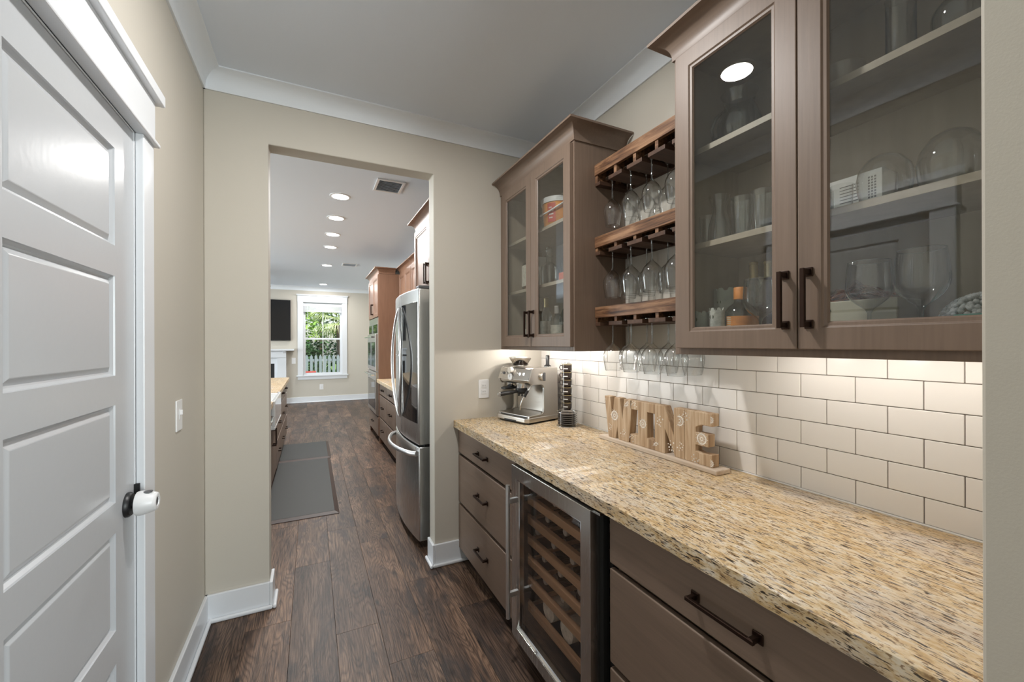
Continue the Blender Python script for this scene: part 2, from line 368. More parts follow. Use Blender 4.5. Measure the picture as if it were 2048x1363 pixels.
for i, (a, b) in enumerate(KW):
    w = thing('window_%d' % (i + 2), None, None, (XK, (a + b) / 2, .55), kind='structure')
    MB().box(XK - .07, XK - .02, a, a + .06, .55, 2.35).box(XK - .07, XK - .02, b - .06, b, .55, 2.35).box(XK - .07, XK - .02, a, b, .55, .61) \
        .box(XK - .07, XK - .02, a, b, 2.29, 2.35).box(XK - .07, XK - .02, a, b, 1.42, 1.47).box(XK - .07, XK - .02, (a + b) / 2 - .03, (a + b) / 2 + .03, .55, 2.35).build('window_frame', 'trim', w, .003)
    box('pane', 'pane', w, XK - .05, XK - .044, a + .04, b - .04, .58, 2.31, 0)
w = thing('window_5', None, None, ((FW0 + FW1) / 2, YR, .6), kind='structure')  # unseen window, added behind the camera to go with the fill light
MB().box(FW0, FW0 + .06, YR - .05, YR - .01, .6, 2.4).box(FW1 - .06, FW1, YR - .05, YR - .01, .6, 2.4).box(FW0, FW1, YR - .05, YR - .01, .6, .66) \
    .box(FW0, FW1, YR - .05, YR - .01, 2.34, 2.4).box(FW0, FW1, YR - .05, YR - .01, 1.47, 1.52).build('window_frame', 'trim', w, .003)
box('pane', 'pane', w, FW0 + .03, FW1 - .03, YR - .034, YR - .028, .62, 2.38, 0)
# floor planks, 0.2 m wide, along y
PITCH = .2; X0P = -.0965
def plank(x0, x1, y0, y1):
    g = .0004
    return box('plank', 'floor', fl, x0 + g, x1 - g, y0 + g, y1 - g, -.012, 0, .0007, seg=1)
joints = {0: 2.92, 1: 2.16, 2: 1.857, 3: 2.45, 4: 2.09, -1: 2.38, -2: 1.75, -3: 2.6}
pl_cache = {}
stuff = MB()
LEN = 1.22
for ci in range(-25, 21):
    x0 = X0P + ci * PITCH; x1 = x0 + PITCH
    if x0 >= XQ or x1 <= XK: continue
    XR_ = XQ if x0 >= XB - .1 else XB
    j = joints.get(ci, 2 + random.random() * LEN)
    y = j - LEN * math.ceil((j - YR) / LEN)
    while y < YF:
        a, b = max(y, YR), min(y + LEN, YF); cx0, cx1 = max(x0, XK), min(x1, XR_)
        if x0 >= XB - .1: b = min(b, YN - .12)
        if b - a > .03 and cx1 - cx0 > .01:
            near = (-3 <= ci <= 5) and b > .3
            if near: plank(cx0, cx1, a, b)
            else: stuff.box(cx0 + .001, cx1 - .001, a + .001, b - .001, -.012, 0)
        y += LEN
stuff.build('plank_field', 'floor', fl, kind='stuff')
# crown moulding
def cove(z=ZC, p=.078, h=.094):
    pts = [(0, z - h), (.009, z - h), (.011, z - h + .008)]
    cxr, czr = p - .004, z - h + .010
    for i in range(1, 9):
        a = i / 9 * math.pi / 2
        pts.append((.011 + (p - .015) * (1 - math.cos(a)), z - h + .010 + (h - .018) * math.sin(a)))
    return pts + [(p - .003, z - .007), (p, z - .006), (p, z), (0, z)]
def crown(name, kind, a, b, at, sgn):
    pr = cove()
    poly = [(at + sgn * d, z) for d, z in pr]
    mb = MB().prism(poly, a, b, 'Y') if kind == 'x' else MB()
    if kind == 'y':
        n = len(poly); mb.add([(a, at + sgn * d, z) for d, z in pr] + [(b, at + sgn * d, z) for d, z in pr],
                              [tuple(range(n)), tuple(range(n, 2 * n))] + [(k, (k + 1) % n, n + (k + 1) % n, n + k) for k in range(n)])
    o = mb.build(name, 'trim', None, kind='structure', smooth=35)
    return o
MT['crown'] = plain('crown_paint', (.80, .83, .86), .45)
for nm, k, a, b, at, sg in (('trim_1', 'x', YR, YE, XL, 1), ('trim_2', 'y', XL, XB, YE, -1), ('trim_3', 'x', YN, YE, XB, -1),
                            ('trim_4', 'y', XK, XB, YF, -1), ('trim_5', 'x', YB, YF, XB, -1)):
    o = crown(nm, k, a, b, at, sg); o.data.materials[0] = MT['crown']
# baseboards with shoe moulding
BH, BT, SH = .138, .016, .018
def baseb(name, segs):
    mb = MB(); ms = MB()
    for (x0, x1, y0, y1, nx, ny) in segs:      # strip on wall line, with outward normal
        if nx: 
            mb.box(x0, x0 + nx * BT, y0, y1, 0, BH); ms.box(x0 + nx * BT, x0 + nx * (BT + SH), y0 - (SH if x0 in (XO1, XO2) else 0), y1, 0, .021)
        else:
            mb.box(x0, x1, y0, y0 + ny * BT, 0, BH); ms.box(x0 - (BT if x0 == XO2 else 0), x1 + (BT if x1 == XO1 else 0), y0 + ny * BT, y0 + ny * (BT + SH), 0, .021)
    o = mb.build(name, 'trim', None, .004, kind='structure'); ms.build('shoe_moulding', 'trim', o, .008, seg=3)
T = BT + SH
baseb('baseboard_left', [(XL, 0, DY1 + .09, YE, 1, 0), (XL, 0, YR, DY0 - .094, 1, 0)])
baseb('baseboard_end_left', [(XL, XO1, YE, 0, 0, -1), (XO1, 0, YE - BT, YB + BT, 1, 0), (-.6, XO1, YB, 0, 0, 1)])
baseb('baseboard_end_right', [(XO2, .93, YE, 0, 0, -1), (XO2, 0, YE - BT, YB + .0, -1, 0)])
baseb('baseboard_far', [(XK, XB, YF, 0, 0, -1)])
baseb('baseboard_near', [(.82, 0, YN - .1165, YN, -1, 0)])
# ------------------------------------------------------------------ pantry door
d1 = thing('door_1', None, None, (XL, 1.29, 0), kind='structure')
XD = XL - .002
PA0, PA1 = 1.050, 1.514
PZ = [(1.685, 1.957), (1.322, 1.600), (.968, 1.240), (.611, .884), (.244, .518)]
leaf = MB().box(XD - .035, XD, DY0 + .008, PA0, .012, DZ - .006).box(XD - .035, XD, PA1, DY1 - .008, .012, DZ - .006)
zz = [DZ - .006] + [v for (a, b) in PZ for v in (b, a)] + [.012]
for i in range(0, len(zz), 2): leaf.box(XD - .035, XD, PA0, PA1, zz[i + 1], zz[i])
leaf.build('door_leaf', 'door', d1)
for (a, b) in PZ:
    rings = [(0, 0), (.0015, .004), (.007, .0105), (.011, .0115), (.024, .0045), (.026, .004)]
    mb = MB(); vs = []; fs = []
    for ins, dep in rings:
        vs += [(XD - dep, PA0 + ins, a + ins), (XD - dep, PA1 - ins, a + ins), (XD - dep, PA1 - ins, b - ins), (XD - dep, PA0 + ins, b - ins)]
    for i in range(len(rings) - 1):
        for k in range(4): fs.append((i * 4 + k, i * 4 + (k + 1) % 4, i * 4 + 4 + (k + 1) % 4, i * 4 + 4 + k))
    n = len(rings) * 4; fs.append((n - 4, n - 3, n - 2, n - 1))
    mb.add(vs, fs).build('door_panel', 'door', d1)
cs = .022; CW = .092
MB().box(XL, XL + cs, DY1, DY1 + CW, 0, DZ).build('door_casing', 'trim', d1, .003)
MB().box(XL, XL + cs, DY0 - CW, DY0, 0, DZ).build('door_casing', 'trim', d1, .003)
MB().box(XL - .09, XL, DY1 - .0065, DY1 + .01, 0, DZ).box(XL - .09, XL, DY0 - .01, DY0 + .0065, 0, DZ).box(XL - .09, XL, DY0, DY1, DZ - .004, DZ + .012).build('door_jamb', 'trim', d1, .001)
MB().box(XL, XL + cs + .003, DY0 - CW - .002, DY1 + CW + .002, DZ + .013, 2.213).build('door_head', 'trim', d1, .002)
MB().box(XL, XL + cs + .014, DY0 - CW - .014, DY1 + CW + .014, DZ, DZ + .013).build('head_bead', 'trim', d1, .004)
MB().box(XL, XL + .045, DY0 - CW - .03, DY1 + CW + .03, 2.213, 2.250).build('head_cap', 'trim', d1, .003)

KY, KZ = 1.592, .934
rk = MB().lathe([(.0, 0), (.036, 0), (.036, .006), (.031, .012), (.013, .013), (.012, .035), (.02, .036)], (XD, KY, KZ), 28, 'X').build('door_knob', 'bronze', d1, smooth=40)
rk.data.materials[0] = MT['black']
pr = [(.024, .020), (.034, .023), (.036, .032), (.034, .045), (.029, .062), (.026, .070), (.021, .072), (.014, .071), (.013, .068), (0, .067)]
MB().lathe(pr, (XD, KY, KZ), 32, 'X').build('knob_cover', 'white_plastic', rk, smooth=50)
MB().lathe([(0, .0675), (.0125, .0685), (.0125, .0692), (0, .0692)], (XD, KY, KZ), 20, 'X').build('cover_hole', 'fridge_side', rk)
MB().lathe([(0, 0), (.011, 0), (.011, .002), (0, .002)], (XD + .050, KY - .004, KZ + .0325), 20, 'Z').build('cover_vent', 'fridge_side', rk)
MB().box(XL - .004, XL + .011, DY1 - .010, DY1 - .001, KZ - .01, KZ + .045).build('strike_plate', 'rubber', d1)
for z in (.25, 1.05, 1.855):
    MB().box(XL, XL + .004, DY0 - .004, DY0 + .012, z - .045, z + .045).build('hinge', 'black', d1, .001)
# light switch, receptacles
def plate(name, label, cat, axis, at, sgn, c, z0, z1, w, kind):
    t = thing(name, label, cat, (at, c, z0) if axis == 'X' else (c, at, z0))
    def bx(nm, mat, d0, d1, a, b, z_0, z_1, bev=.002):
        if axis == 'X': return box(nm, mat, t, at + sgn * d0, at + sgn * d1, a, b, z_0, z_1, bev)
        return box(nm, mat, t, a, b, at + sgn * d0, at + sgn * d1, z_0, z_1, bev)
    bx('wall_plate', 'white_plastic', 0, .006, c - w / 2, c + w / 2, z0, z1, .002)
    zc = (z0 + z1) / 2
    if kind == 'toggle':
        bx('toggle', 'white_plastic', .006, .016, c - .005, c + .005, zc + .002, zc + .022, .002); bx('toggle_slot', 'white_plastic', .006, .008, c - .008, c + .008, zc - .018, zc + .026, .001)
    elif kind == 'rocker':
        bx('rocker', 'white_plastic', .006, .010, c - .016, c + .016, zc - .033, zc + .033, .002)
    else:
        for s in (-1, 1):
            bx('socket', 'white_plastic', .006, .009, c - .017, c + .017, zc + s * .02 - .014, zc + s * .02 + .014, .003)
            for q in (-.007, .007): bx('slot', 'fridge_side', .009, .0095, c + q - .001, c + q + .001, zc + s * .02 - .002, zc + s * .02 + .007, 0)
    return t
plate('light_switch', 'white toggle light switch on the beige wall beside the white panelled door', 'light switch', 'X', XL, 1, 2.10, 1.058, 1.182, .078, 'toggle')
plate('wall_outlet', 'white duplex outlet on the wall beside the espresso machine', 'outlet', 'Y', YE, -1, 1.036, 1.045, 1.168, .074, 'socket')
plate('wall_outlet', 'small white outlet below the garden window', 'outlet', 'Y', YF, -1, .215, .30, .43, .085, 'socket')
plate('light_switch', 'white rocker switch between the fireplace mantel and the window', 'light switch', 'Y', YF, -1, -.385, .945, 1.085, .085, 'rocker')
# ------------------------------------------------------------------ recessed lights and vents
def can(name, label, x, y, r, power, group=None):
    t = thing(name, label, 'ceiling light', (x, y, ZC), group)
    MB().lathe([(r + .018, ZC - .001), (r + .016, ZC - .006), (r, ZC - .008), (r, ZC - .003), (r + .018, ZC - .001)], (x, y, 0), 40, cap=False).build('trim_ring', 'white_plastic', t, smooth=40)
    MB().lathe([(0, ZC - .004), (r, ZC - .004)], (x, y, 0), 32, cap=False).build('lens', 'lamp', t)
    l = area('lamp_light', (x, y, ZC - .012), (0, 0, 0), 2 * r, 2 * r, power, (1, .982, .96), 'DISK')
    l.parent = t; l.matrix_parent_inverse = wm(t).inverted()
    return t
can('recessed_light', 'recessed ceiling light in the pantry, mirrored in the glass cabinet door', .36, 1.372, .070, 19)
ylab = ['over the fridge end of the kitchen aisle', 'second from the pantry opening', 'third from the pantry opening', 'fourth from the pantry opening', 'fifth from the pantry opening', 'in front of the garden window']
for i, y in enumerate((4.17, 4.90, 5.65, 6.40, 7.91, 10.44)):
    can('recessed_light', 'round lit recessed kitchen ceiling light ' + ylab[i], .247, y, .075, 15, 'recessed lights in a row over the kitchen aisle')
def vent(label, x0, x1, y0, y1, nsl):
    t = thing('ceiling_vent', label, 'air vent', ((x0 + x1) / 2, (y0 + y1) / 2, ZC))
    f = .022; zb = ZC - .010
    MB().box(x0, x0 + f, y0, y1, zb, ZC).box(x1 - f, x1, y0, y1, zb, ZC).box(x0 + f, x1 - f, y0, y0 + f, zb, ZC).box(x0 + f, x1 - f, y1 - f, y1, zb, ZC).build('vent_frame', 'white_plastic', t, .002)
    box('vent_duct', 'fridge_side', t, x0 + f, x1 - f, y0 + f, y1 - f, ZC - .002, ZC, 0)
    for i in range(nsl):
        y = y0 + f + (i + .5) * (y1 - y0 - 2 * f) / nsl
        MB().add([(x0 + f, y + .003, ZC - .002), (x1 - f, y + .003, ZC - .002), (x1 - f, y - .003, zb), (x0 + f, y - .003, zb),
                  (x0 + f, y + .004, ZC - .002), (x1 - f, y + .004, ZC - .002), (x1 - f, y - .002, zb), (x0 + f, y - .002, zb)],
                 [(0, 1, 2, 3), (7, 6, 5, 4), (0, 4, 5, 1), (2, 6, 7, 3), (1, 5, 6, 2), (0, 3, 7, 4)]).build('slat', 'ceiling', t)
vent('white ceiling air vent above the fridge end of the kitchen', .50, .735, 3.57, 3.86, 9)
vent('small white ceiling air vent near the far end of the kitchen', .48, .72, 7.55, 7.80, 9)
# ------------------------------------------------------------------ cabinets
def pull_h(parent, x, yc, z, L=.15, out=.032):
    """bar pull along y on a face whose outward side is -x"""
    p = MB().box(x - out, x - out + .009, yc - L / 2, yc + L / 2, z - .005, z + .005)
    for s in (-1, 1):
        c = yc + s * (L / 2 - .008)
        p.box(x - out + .002, x - .004, c - .006, c + .006, z - .006, z + .006)
    o = p.build('handle', 'bronze', parent, .0012, seg=1)
    for s in (-1, 1):
        c = yc + s * (L / 2 - .008); MB().box(x - .005, x, c - .012, c + .012, z - .012, z + .012).build('handle_base', 'bronze', parent, .0015, seg=1)
    return o
def pull_v(parent, x, y, zc, L=.15, out=.034):
    p = MB().box(x - out, x - out + .010, y - .0055, y + .0055, zc - L / 2, zc + L / 2)
    for s in (-1, 1):
        c = zc + s * (L / 2 - .008)
        p.box(x - out + .002, x - .004, y - .006, y + .006, c - .007, c + .007).box(x - .005, x, y - .010, y + .010, c - .0115, c + .0115)
    return p.build('handle', 'bronze', parent, .0012, seg=1)
def drawer_cabinet(label, xf, y0, y1, rows, mat='cab_h', body='cab', xb=XB - .004, hl=.15, toe=.075, group=None, top=.868, hside=None, cat='cabinet'):
    t = thing('drawer_cabinet', label, cat, ((xf + xb) / 2, (y0 + y1) / 2, 0), group)
    box('cabinet_body', body, t, xf + .040, xb, y0, y1, .10, top, .001)
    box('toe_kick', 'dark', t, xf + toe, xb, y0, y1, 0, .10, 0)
    for (a, b) in rows:
        d = box('drawer', mat, t, xf, xf + .02, y0 + .004, y1 - .004, a, b, .003, seg=2)
        zc = (a + b) / 2 if hside is None else b - .05
        zc = min(zc, b - .055) if (b - a) < .2 else b - .5 * (b - a)
        if hl: pull_h(d, xf, (y0 + y1) / 2, zc, hl)
    return t
ROWS = [(.708, .852), (.392, .690), (.092, .372)]
XF = .855
drawer_cabinet('taupe three-drawer base cabinet against the end wall, left of the wine cooler', XF, 1.70, YE - .004, ROWS)
drawer_cabinet('taupe wide three-drawer base cabinet between the wine cooler and the plain wall return', XF, YN + .003, 1.045, ROWS, hl=.175)
# granite worktop with a chiselled front edge
def worktop(name, label, x0, x1, y0, y1, z0, z1, group=None, chisel=True, ny=110):
    mb = MB(); prof = [(0.0, z0), (0.0, z0 + .010), (0, z0 + .022), (0, z1 - .003), (.004, z1)]
    vs = []; fs = []; rnd = random.Random(3)
    np_ = len(prof)
    for i in range(ny + 1):
        y = y0 + (y1 - y0) * i / ny
        for j, (dx, z) in enumerate(prof):
            jx = rnd.uniform(-.0018, .0018) if chisel and j < 4 else 0; jz = rnd.uniform(-.001, .001) if chisel and 0 < j < 3 else 0
            vs.append((x0 + dx + jx, y, z + jz))
        vs.append((x1, y, z1)); vs.append((x1, y, z0))
    k = np_ + 2
    for i in range(ny):
        for j in range(k): fs.append((i * k + j, i * k + (j + 1) % k, (i + 1) * k + (j + 1) % k, (i + 1) * k + j))
    fs.append(tuple(range(k - 1, -1, -1))); fs.append(tuple(ny * k + j for j in range(k)))
    return mb.add(vs, fs).build(name, 'granite', None, label=label, cat='worktop', group=group, smooth=35)
worktop('granite_worktop', 'golden streaked granite worktop with a rough chiselled edge along the pantry', XCF, XB - .001, YN + .001, YE - .001, .870, .914)
# tiled backsplash: running bond of 3 x 6 in tiles
bs = thing('tile_backsplash', 'white glazed subway tile backsplash between the worktop and the wall cabinets', 'backsplash', (XB - .005, 1.3, .914))
box('grout_bed', 'grout', bs, XB - .0055, XB - .0004, YN + .001, YE - .001, .914, 1.383, 0)
box('caulk_bead', 'caulk', bs, XB - .014, XB - .004, YN + .001, YE - .001, .9142, .9185, .001)
TW, TH, GR = .1524, .0762, .0022
tile_m = {}
def tile(y0, y1, z0, z1):
    key = (round(y1 - y0, 4), round(z1 - z0, 4))
    W = Matrix.Translation((XB - .0095 / 2 - .0005, (y0 + y1) / 2, z0))
    if key in tile_m:
        o = bpy.data.objects.new('tile', tile_m[key].data); COL.objects.link(o); adopt(o, bs, W)
        md = o.modifiers.new('bevel', 'BEVEL'); md.width = .0016; md.segments = 2; md.limit_method = 'ANGLE'
    else:
        tile_m[key] = MB().box(XB - .0095, XB - .0005, y0, y1, z0, z1).build('tile', 'tile', bs, .0016)
z = .9195; row = 0
while z < 1.38:
    z1 = min(z + (TH if row else .0695), 1.383)
    # phase fitted to the joints seen beside the plain wall return
    y = .2735 - 3 * (TW + GR) + (TW + GR) / 2 * ((row + 1) % 2)
    while y < YE:
        a, b = max(y, YN + .002), min(y + TW, YE - .002)
        if b - a > .012: tile(a, b, z, z1)
        y += TW + GR
    z = z1 + GR; row += 1
def cab_crown(t, xf, y0, y1, zb, zt, p, ends, mat='cab_h', back=XB - .003):
    """moulding round the cabinet top; ends = (near end returns, far end returns)"""
    prof = [(0, zb), (.006, zb), (.006, zb + .006)]
    for i in range(1, 8):
        a = i / 8 * math.pi / 2
        prof.append((.006 + (p - .010) * (1 - math.cos(a)), zb + .006 + (zt - zb - .016) * math.sin(a)))
    prof += [(p, zt - .010), (p, zt)]
    n = len(prof)
    path = []
    if ends[0]: path.append(((back, y0), (0, -1)))
    path.append(((xf, y0), (-1, -1 if ends[0] else 0))); path.append(((xf, y1), (-1, 1 if ends[1] else 0)))
    if ends[1]: path.append(((back, y1), (0, 1)))
    vs = [(px + nx * d, py + ny * d, z) for (px, py), (nx, ny) in path for d, z in prof]
    fs = [(i * n + j, i * n + j + 1, (i + 1) * n + j + 1, (i + 1) * n + j) for i in range(len(path) - 1) for j in range(n - 1)]
    mb = MB().add(vs, fs)
    mb.box(xf - .0, XB - .003, y0, y1, zt - .006, zt)
    return mb.build('crown_moulding', mat, t, smooth=40)
def frame_door(t, x, y0, y1, z0, z1, st=.056, glass=True, hy=None, hz=None, mat='cab', hl=.15, panel='cab'):
    """framed door on plane x (outer face), outward -x"""
    th = .02; m2 = .012
    fo = [(y0, z0), (y1, z0), (y1, z1), (y0, z1)]; fi = [(y0 + st, z0 + st), (y1 - st, z0 + st), (y1 - st, z1 - st), (y0 + st, z1 - st)]
    vs = [(xx, a, b) for xx in (x, x + th) for ring_ in (fo, fi) for a, b in ring_]
    fs = []
    for k in range(4):
        k2 = (k + 1) % 4
        fs += [(k, k2, 4 + k2, 4 + k), (8 + k, 12 + k, 12 + k2, 8 + k2), (k, 8 + k, 8 + k2, k2), (4 + k, 4 + k2, 12 + k2, 12 + k)]
    d = MB().add(vs, fs).build('door', mat, t, .002)
    # sloped sticking round the opening
    a0, a1, b0, b1 = y0 + st, y1 - st, z0 + st, z1 - st
    rings = [(0, .0015), (.003, .004), (.010, .0045), (.014, .010)]
    vs = []; fs = []
    for ins, dep in rings:
        vs += [(x + dep, a0 + ins, b0 + ins), (x + dep, a1 - ins, b0 + ins), (x + dep, a1 - ins, b1 - ins), (x + dep, a0 + ins, b1 - ins)]
    for i in range(len(rings) - 1):
        for k in range(4): fs.append((i * 4 + k, i * 4 + (k + 1) % 4, i * 4 + 4 + (k + 1) % 4, i * 4 + 4 + k))
    MB().add(vs, fs).build('glazing_bead' if glass else 'panel_bead', mat, d)
    if glass: MB().box(x + .010, x + .013, a0 + .005, a1 - .005, b0 + .005, b1 - .005).build('glass_pane', 'pane', d)
    else: MB().box(x + .010, x + .018, a0 + .004, a1 - .004, b0 + .004, b1 - .004).build('door_panel', panel, d)
    if hy is not None: pull_v(d, x, hy, hz, hl)
    return d
def wall_cabinet(label, y0, y1, dy0, dym, dy1, shelves, ends, hz, xf=XU, zb=ZU, zt=2.415, mat='cab', inside='cab_in'):
    t = thing('glass_wall_cabinet', label, 'cabinet', ((xf + XB) / 2, (y0 + y1) / 2, zb))
    w = .018
    MB().box(xf, XB - .002, y0, y0 + w, zb, zt).build('side_panel', mat, t, .001)
    MB().box(xf, XB - .002, y1 - w, y1, zb, zt).build('side_panel', mat, t, .001)
    MB().box(xf + .02, XB - .012, y0 + w, y1 - w, zb + .018, zb + .034).build('cabinet_floor', inside, t)
    MB().box(xf + .02, XB - .012, y0 + w, y1 - w, zt - .02, zt).build('cabinet_top', inside, t)
    MB().box(XB - .012, XB - .002, y0 + w, y1 - w, zb + .018, zt).build('back_panel', inside, t)
    MB().box(xf + .021, xf + .024, y0 + w, y0 + w + .004, zb + .03, zt - .02).box(xf + .024, XB - .012, y0 + w, y0 + w + .004, zb + .034, zt - .02) \
        .box(xf + .024, XB - .012, y1 - w - .004, y1 - w, zb + .034, zt - .02).build('side_lining', inside, t)
    MB().box(xf, xf + .02, y0 + w, y0 + .042, zb, zt).box(xf, xf + .02, y1 - .062, y1 - w, zb, zt).box(xf, xf + .02, y0 + .042, y1 - .062, zb, zb + .042) \
        .box(xf, xf + .02, y0 + .042, y1 - .062, zt - .042, zt).build('face_frame', mat, t, .001)
    for z in shelves: MB().box(xf + .036, XB - .013, y0 + w + .005, y1 - w - .005, z - .019, z).build('shelf', 'shelf', t, .001)
    frame_door(t, xf - .0205, dy0, dym - .0015, zb + .022, zt - .014, hy=dym - .029, hz=hz)
    frame_door(t, xf - .0205, dym + .0015, dy1, zb + .022, zt - .014, hy=dym + .029, hz=hz)
    cab_crown(t, xf, y0, y1, zt - .004, 2.492, .066, ends)
    return t
FAR0, FAR1 = 1.678, YE - .002; NR0, NR1 = YN + .002, 1.056
SH1, SH2, SH0 = 2.078, 1.752, ZU + .034
wall_cabinet('taupe glass-door wall cabinet above the espresso machine', FAR0, FAR1, 1.688, 2.090, 2.492, (SH1, SH2), (True, False), 1.522)
wall_cabinet('taupe glass-door wall cabinet full of glassware, beside the plain wall return', NR0, NR1, .236, .6365, 1.035, (SH1, SH2), (False, True), 1.522)
# under-cabinet light bars
def bar(label, y0, y1, x, power):
    t = thing('under_cabinet_light', label, 'light bar', (x, (y0 + y1) / 2, ZU), 'light bars under the wall cabinets')
    box('bar_housing', 'white_plastic', t, x - .015, x + .015, y0, y1, ZU + .010, ZU + .0175, .001)
    box('bar_lens', 'strip', t, x - .010, x + .010, y0 + .01, y1 - .01, ZU + .007, ZU + .010, 0)
    n = 3
    for k in range(n):
        l = bpy.data.lights.new('bar_light', 'POINT'); l.energy = power / n; l.color = (1, .955, .90); l.shadow_soft_size = .004
        o = bpy.data.objects.new('bar_light', l); o.location = (x, y0 + (y1 - y0) * (k + .5) / n, ZU + .0025); COL.objects.link(o)
        o.parent = t; o.matrix_parent_inverse = wm(t).inverted()
bar('lit white light bar under the wall cabinet above the espresso machine', 1.80, 2.50, 1.25, 4.4)
bar('lit white light bar under the wall cabinet beside the plain wall return', .27, .86, 1.33, 1.15)
# ------------------------------------------------------------------ stemware racks
SLOT = (1.592, 1.463, 1.333, 1.203)
TC = (1.5275, 1.398, 1.268, 1.1385)
XR = 1.288
def rack(label, zt, zb):
    t = thing('stemware_rack', label, 'glass rack', ((XR + XB) / 2, 1.367, zb))
    y0, y1 = NR1 + .001, FAR0 - .001; fb = zt - .054
    box('front_board', 'rack', t, XR, XR + .019, y0, y1, fb, zt, .0015)
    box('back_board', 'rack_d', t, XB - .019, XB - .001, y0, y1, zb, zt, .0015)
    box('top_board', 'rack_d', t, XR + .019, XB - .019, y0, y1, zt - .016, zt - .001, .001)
    for (c, w0, w1) in [(c, c - .047, c + .047) for c in TC] + [(1.670, 1.640, 1.677), (1.064, 1.0575, 1.090)]:
        a = MB().box(XR + .006, XB - .02, c - .009, c + .009, zb + .018, zt - .016).build('rail_web', 'rack', t, .001)
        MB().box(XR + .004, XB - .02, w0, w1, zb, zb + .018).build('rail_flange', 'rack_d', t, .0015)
    return t
RK = [(2.308, 2.200), (1.943, 1.851), (1.590, 1.496)]
rack('dark-stained wooden stemware rack, top one of three, under the ceiling', *RK[0])
rack('dark-stained wooden stemware rack, middle one of three', *RK[1])
rack('dark-stained wooden stemware rack, lowest of three, just above the tiles', *RK[2])
def stem_profile(H, rb, rim, bh, rbase):
    """upright profile from base to rim"""
    sh = H - bh
    p = [(.0, 0), (rbase, 0), (rbase, .0015), (rbase * .6, .005), (.007, .011), (.0042, .02), (.0036, sh * .5), (.0042, sh - .012), (.009, sh - .002)]
    for i in range(1, 13):
        u = i / 12
        if u < .45: r = rb * math.sin((u / .45) * math.pi / 2) ** .55
        else: r = rb + (rim - rb) * ((u - .45) / .55) ** 1.5
        p.append((max(r, .0095), sh + bh * u))
    return p
def goblet(name, label, H, rb, rim, bh, rbase, mat='glass', group=None, cat='wine glass'):
    t = thing(name, label, cat, (0, 0, 0), group)
    p = stem_profile(H, rb, rim, bh, rbase)
    k = 9
    MB().lathe(p[:3] + [(p[3][0], p[3][1])] + p[4:k], (0, 0, 0), 24, cap=False).build('stem', 'stemglass' if mat == 'glass' else mat, t, smooth=60)
    bw_ = MB().lathe(p[k - 1:], (0, 0, 0), 28, cap=False).build('bowl', mat, t, smooth=60)
    rr, hh_ = p[-1]
    MB().tube([(rr * math.cos(2 * math.pi * q / 28), rr * math.sin(2 * math.pi * q / 28), hh_) for q in range(28)], .0007, 5, close=True).build('rim', 'stemglass' if mat == 'glass' else mat, bw_, smooth=60)
    return t
FLIP = Matrix.Rotation(math.pi, 4, 'X')
protoA = goblet('wine_glass', 'clear wine glass', .235, .0425, .033, .128, .034)
protoB = goblet('wine_glass', 'clear wine glass', .238, .0465, .037, .130, .036)
protoC = goblet('wine_glass', 'clear wine glass', .240, .047, .0355, .126, .036)
used = set()
rname = ('top', 'middle', 'lowest'); sname = ('by the wall cabinet above the espresso machine', 'second from the espresso machine', 'third from the espresso machine', 'fourth from the espresso machine')
for ri, proto in enumerate((protoA, protoB, protoC)):
    for si, y in enumerate(SLOT):
        for di, x in enumerate((1.330, 1.432)):
            if ri == 0 and (si, di) == (3, 1): pass
            zb = RK[ri][1] + .0185
            M = Matrix.Translation((x, y + (.003 if di else -.002), zb + .0015)) @ FLIP
            lab = 'clear wine glass in the %s rack, %s slot from the espresso machine, %s' % (rname[ri], ('first', 'second', 'third', 'fourth')[si], 'front row' if di == 0 else 'back row')
            if ri not in used: used.add(ri); move(proto, M); proto['label'] = lab; proto['group'] = 'wine glasses hanging in the racks'
            else: dup(proto, M, lab, 'wine glasses hanging in the racks')
# ------------------------------------------------------------------ wine cooler
wc = thing('wine_cooler', 'stainless steel under-counter wine cooler with a glass door and bar handle', 'wine cooler', (1.1, 1.385, 0))
CY0, CY1, XC = 1.090, 1.675, .815
MB().box(.882, 1.46, 1.055, 1.073, .06, .862).box(.875, 1.46, 1.685, 1.697, .06, .862).box(.875, 1.46, 1.073, 1.685, .844, .862).box(.875, 1.46, 1.073, 1.685, .06, .12) \
    .box(1.44, 1.46, 1.073, 1.685, .12, .844).build('cooler_case', 'rubber', wc, .001)
box('toe_grille', 'rubber', wc, .90, 1.0, 1.06, 1.69, .004, .085, .001)
fw = .052; z0, z1 = .092, .862
fo = [(CY0, z0), (CY1, z0), (CY1, z1), (CY0, z1)]; fi = [(CY0 + fw, z0 + fw), (CY1 - fw + .006, z0 + fw), (CY1 - fw + .006, z1 - fw - .004), (CY0 + fw, z1 - fw - .004)]
def ringframe(x0, x1, fo, fi):
    vs = [(xx, a, b) for xx in (x0, x1) for r_ in (fo, fi) for a, b in r_]; fs = []
    for k in range(4):
        k2 = (k + 1) % 4
        fs += [(k, k2, 4 + k2, 4 + k), (8 + k, 12 + k, 12 + k2, 8 + k2), (k, 8 + k, 8 + k2, k2), (4 + k, 4 + k2, 12 + k2, 12 + k)]
    return MB().add(vs, fs)
dd = ringframe(XC, XC + .040, fo, fi).build('cooler_door', 'steel', wc, .0015)
g0, g1, h0, h1 = CY0 + fw, CY1 - fw + .006, z0 + fw, z1 - fw - .004
vs = []; fs = []
for ins, dep in ((0, .001), (.004, .001), (.007, .010), (.011, .012)):
    vs += [(XC + dep, g0 + ins, h0 + ins), (XC + dep, g1 - ins, h0 + ins), (XC + dep, g1 - ins, h1 - ins), (XC + dep, g0 + ins, h1 - ins)]
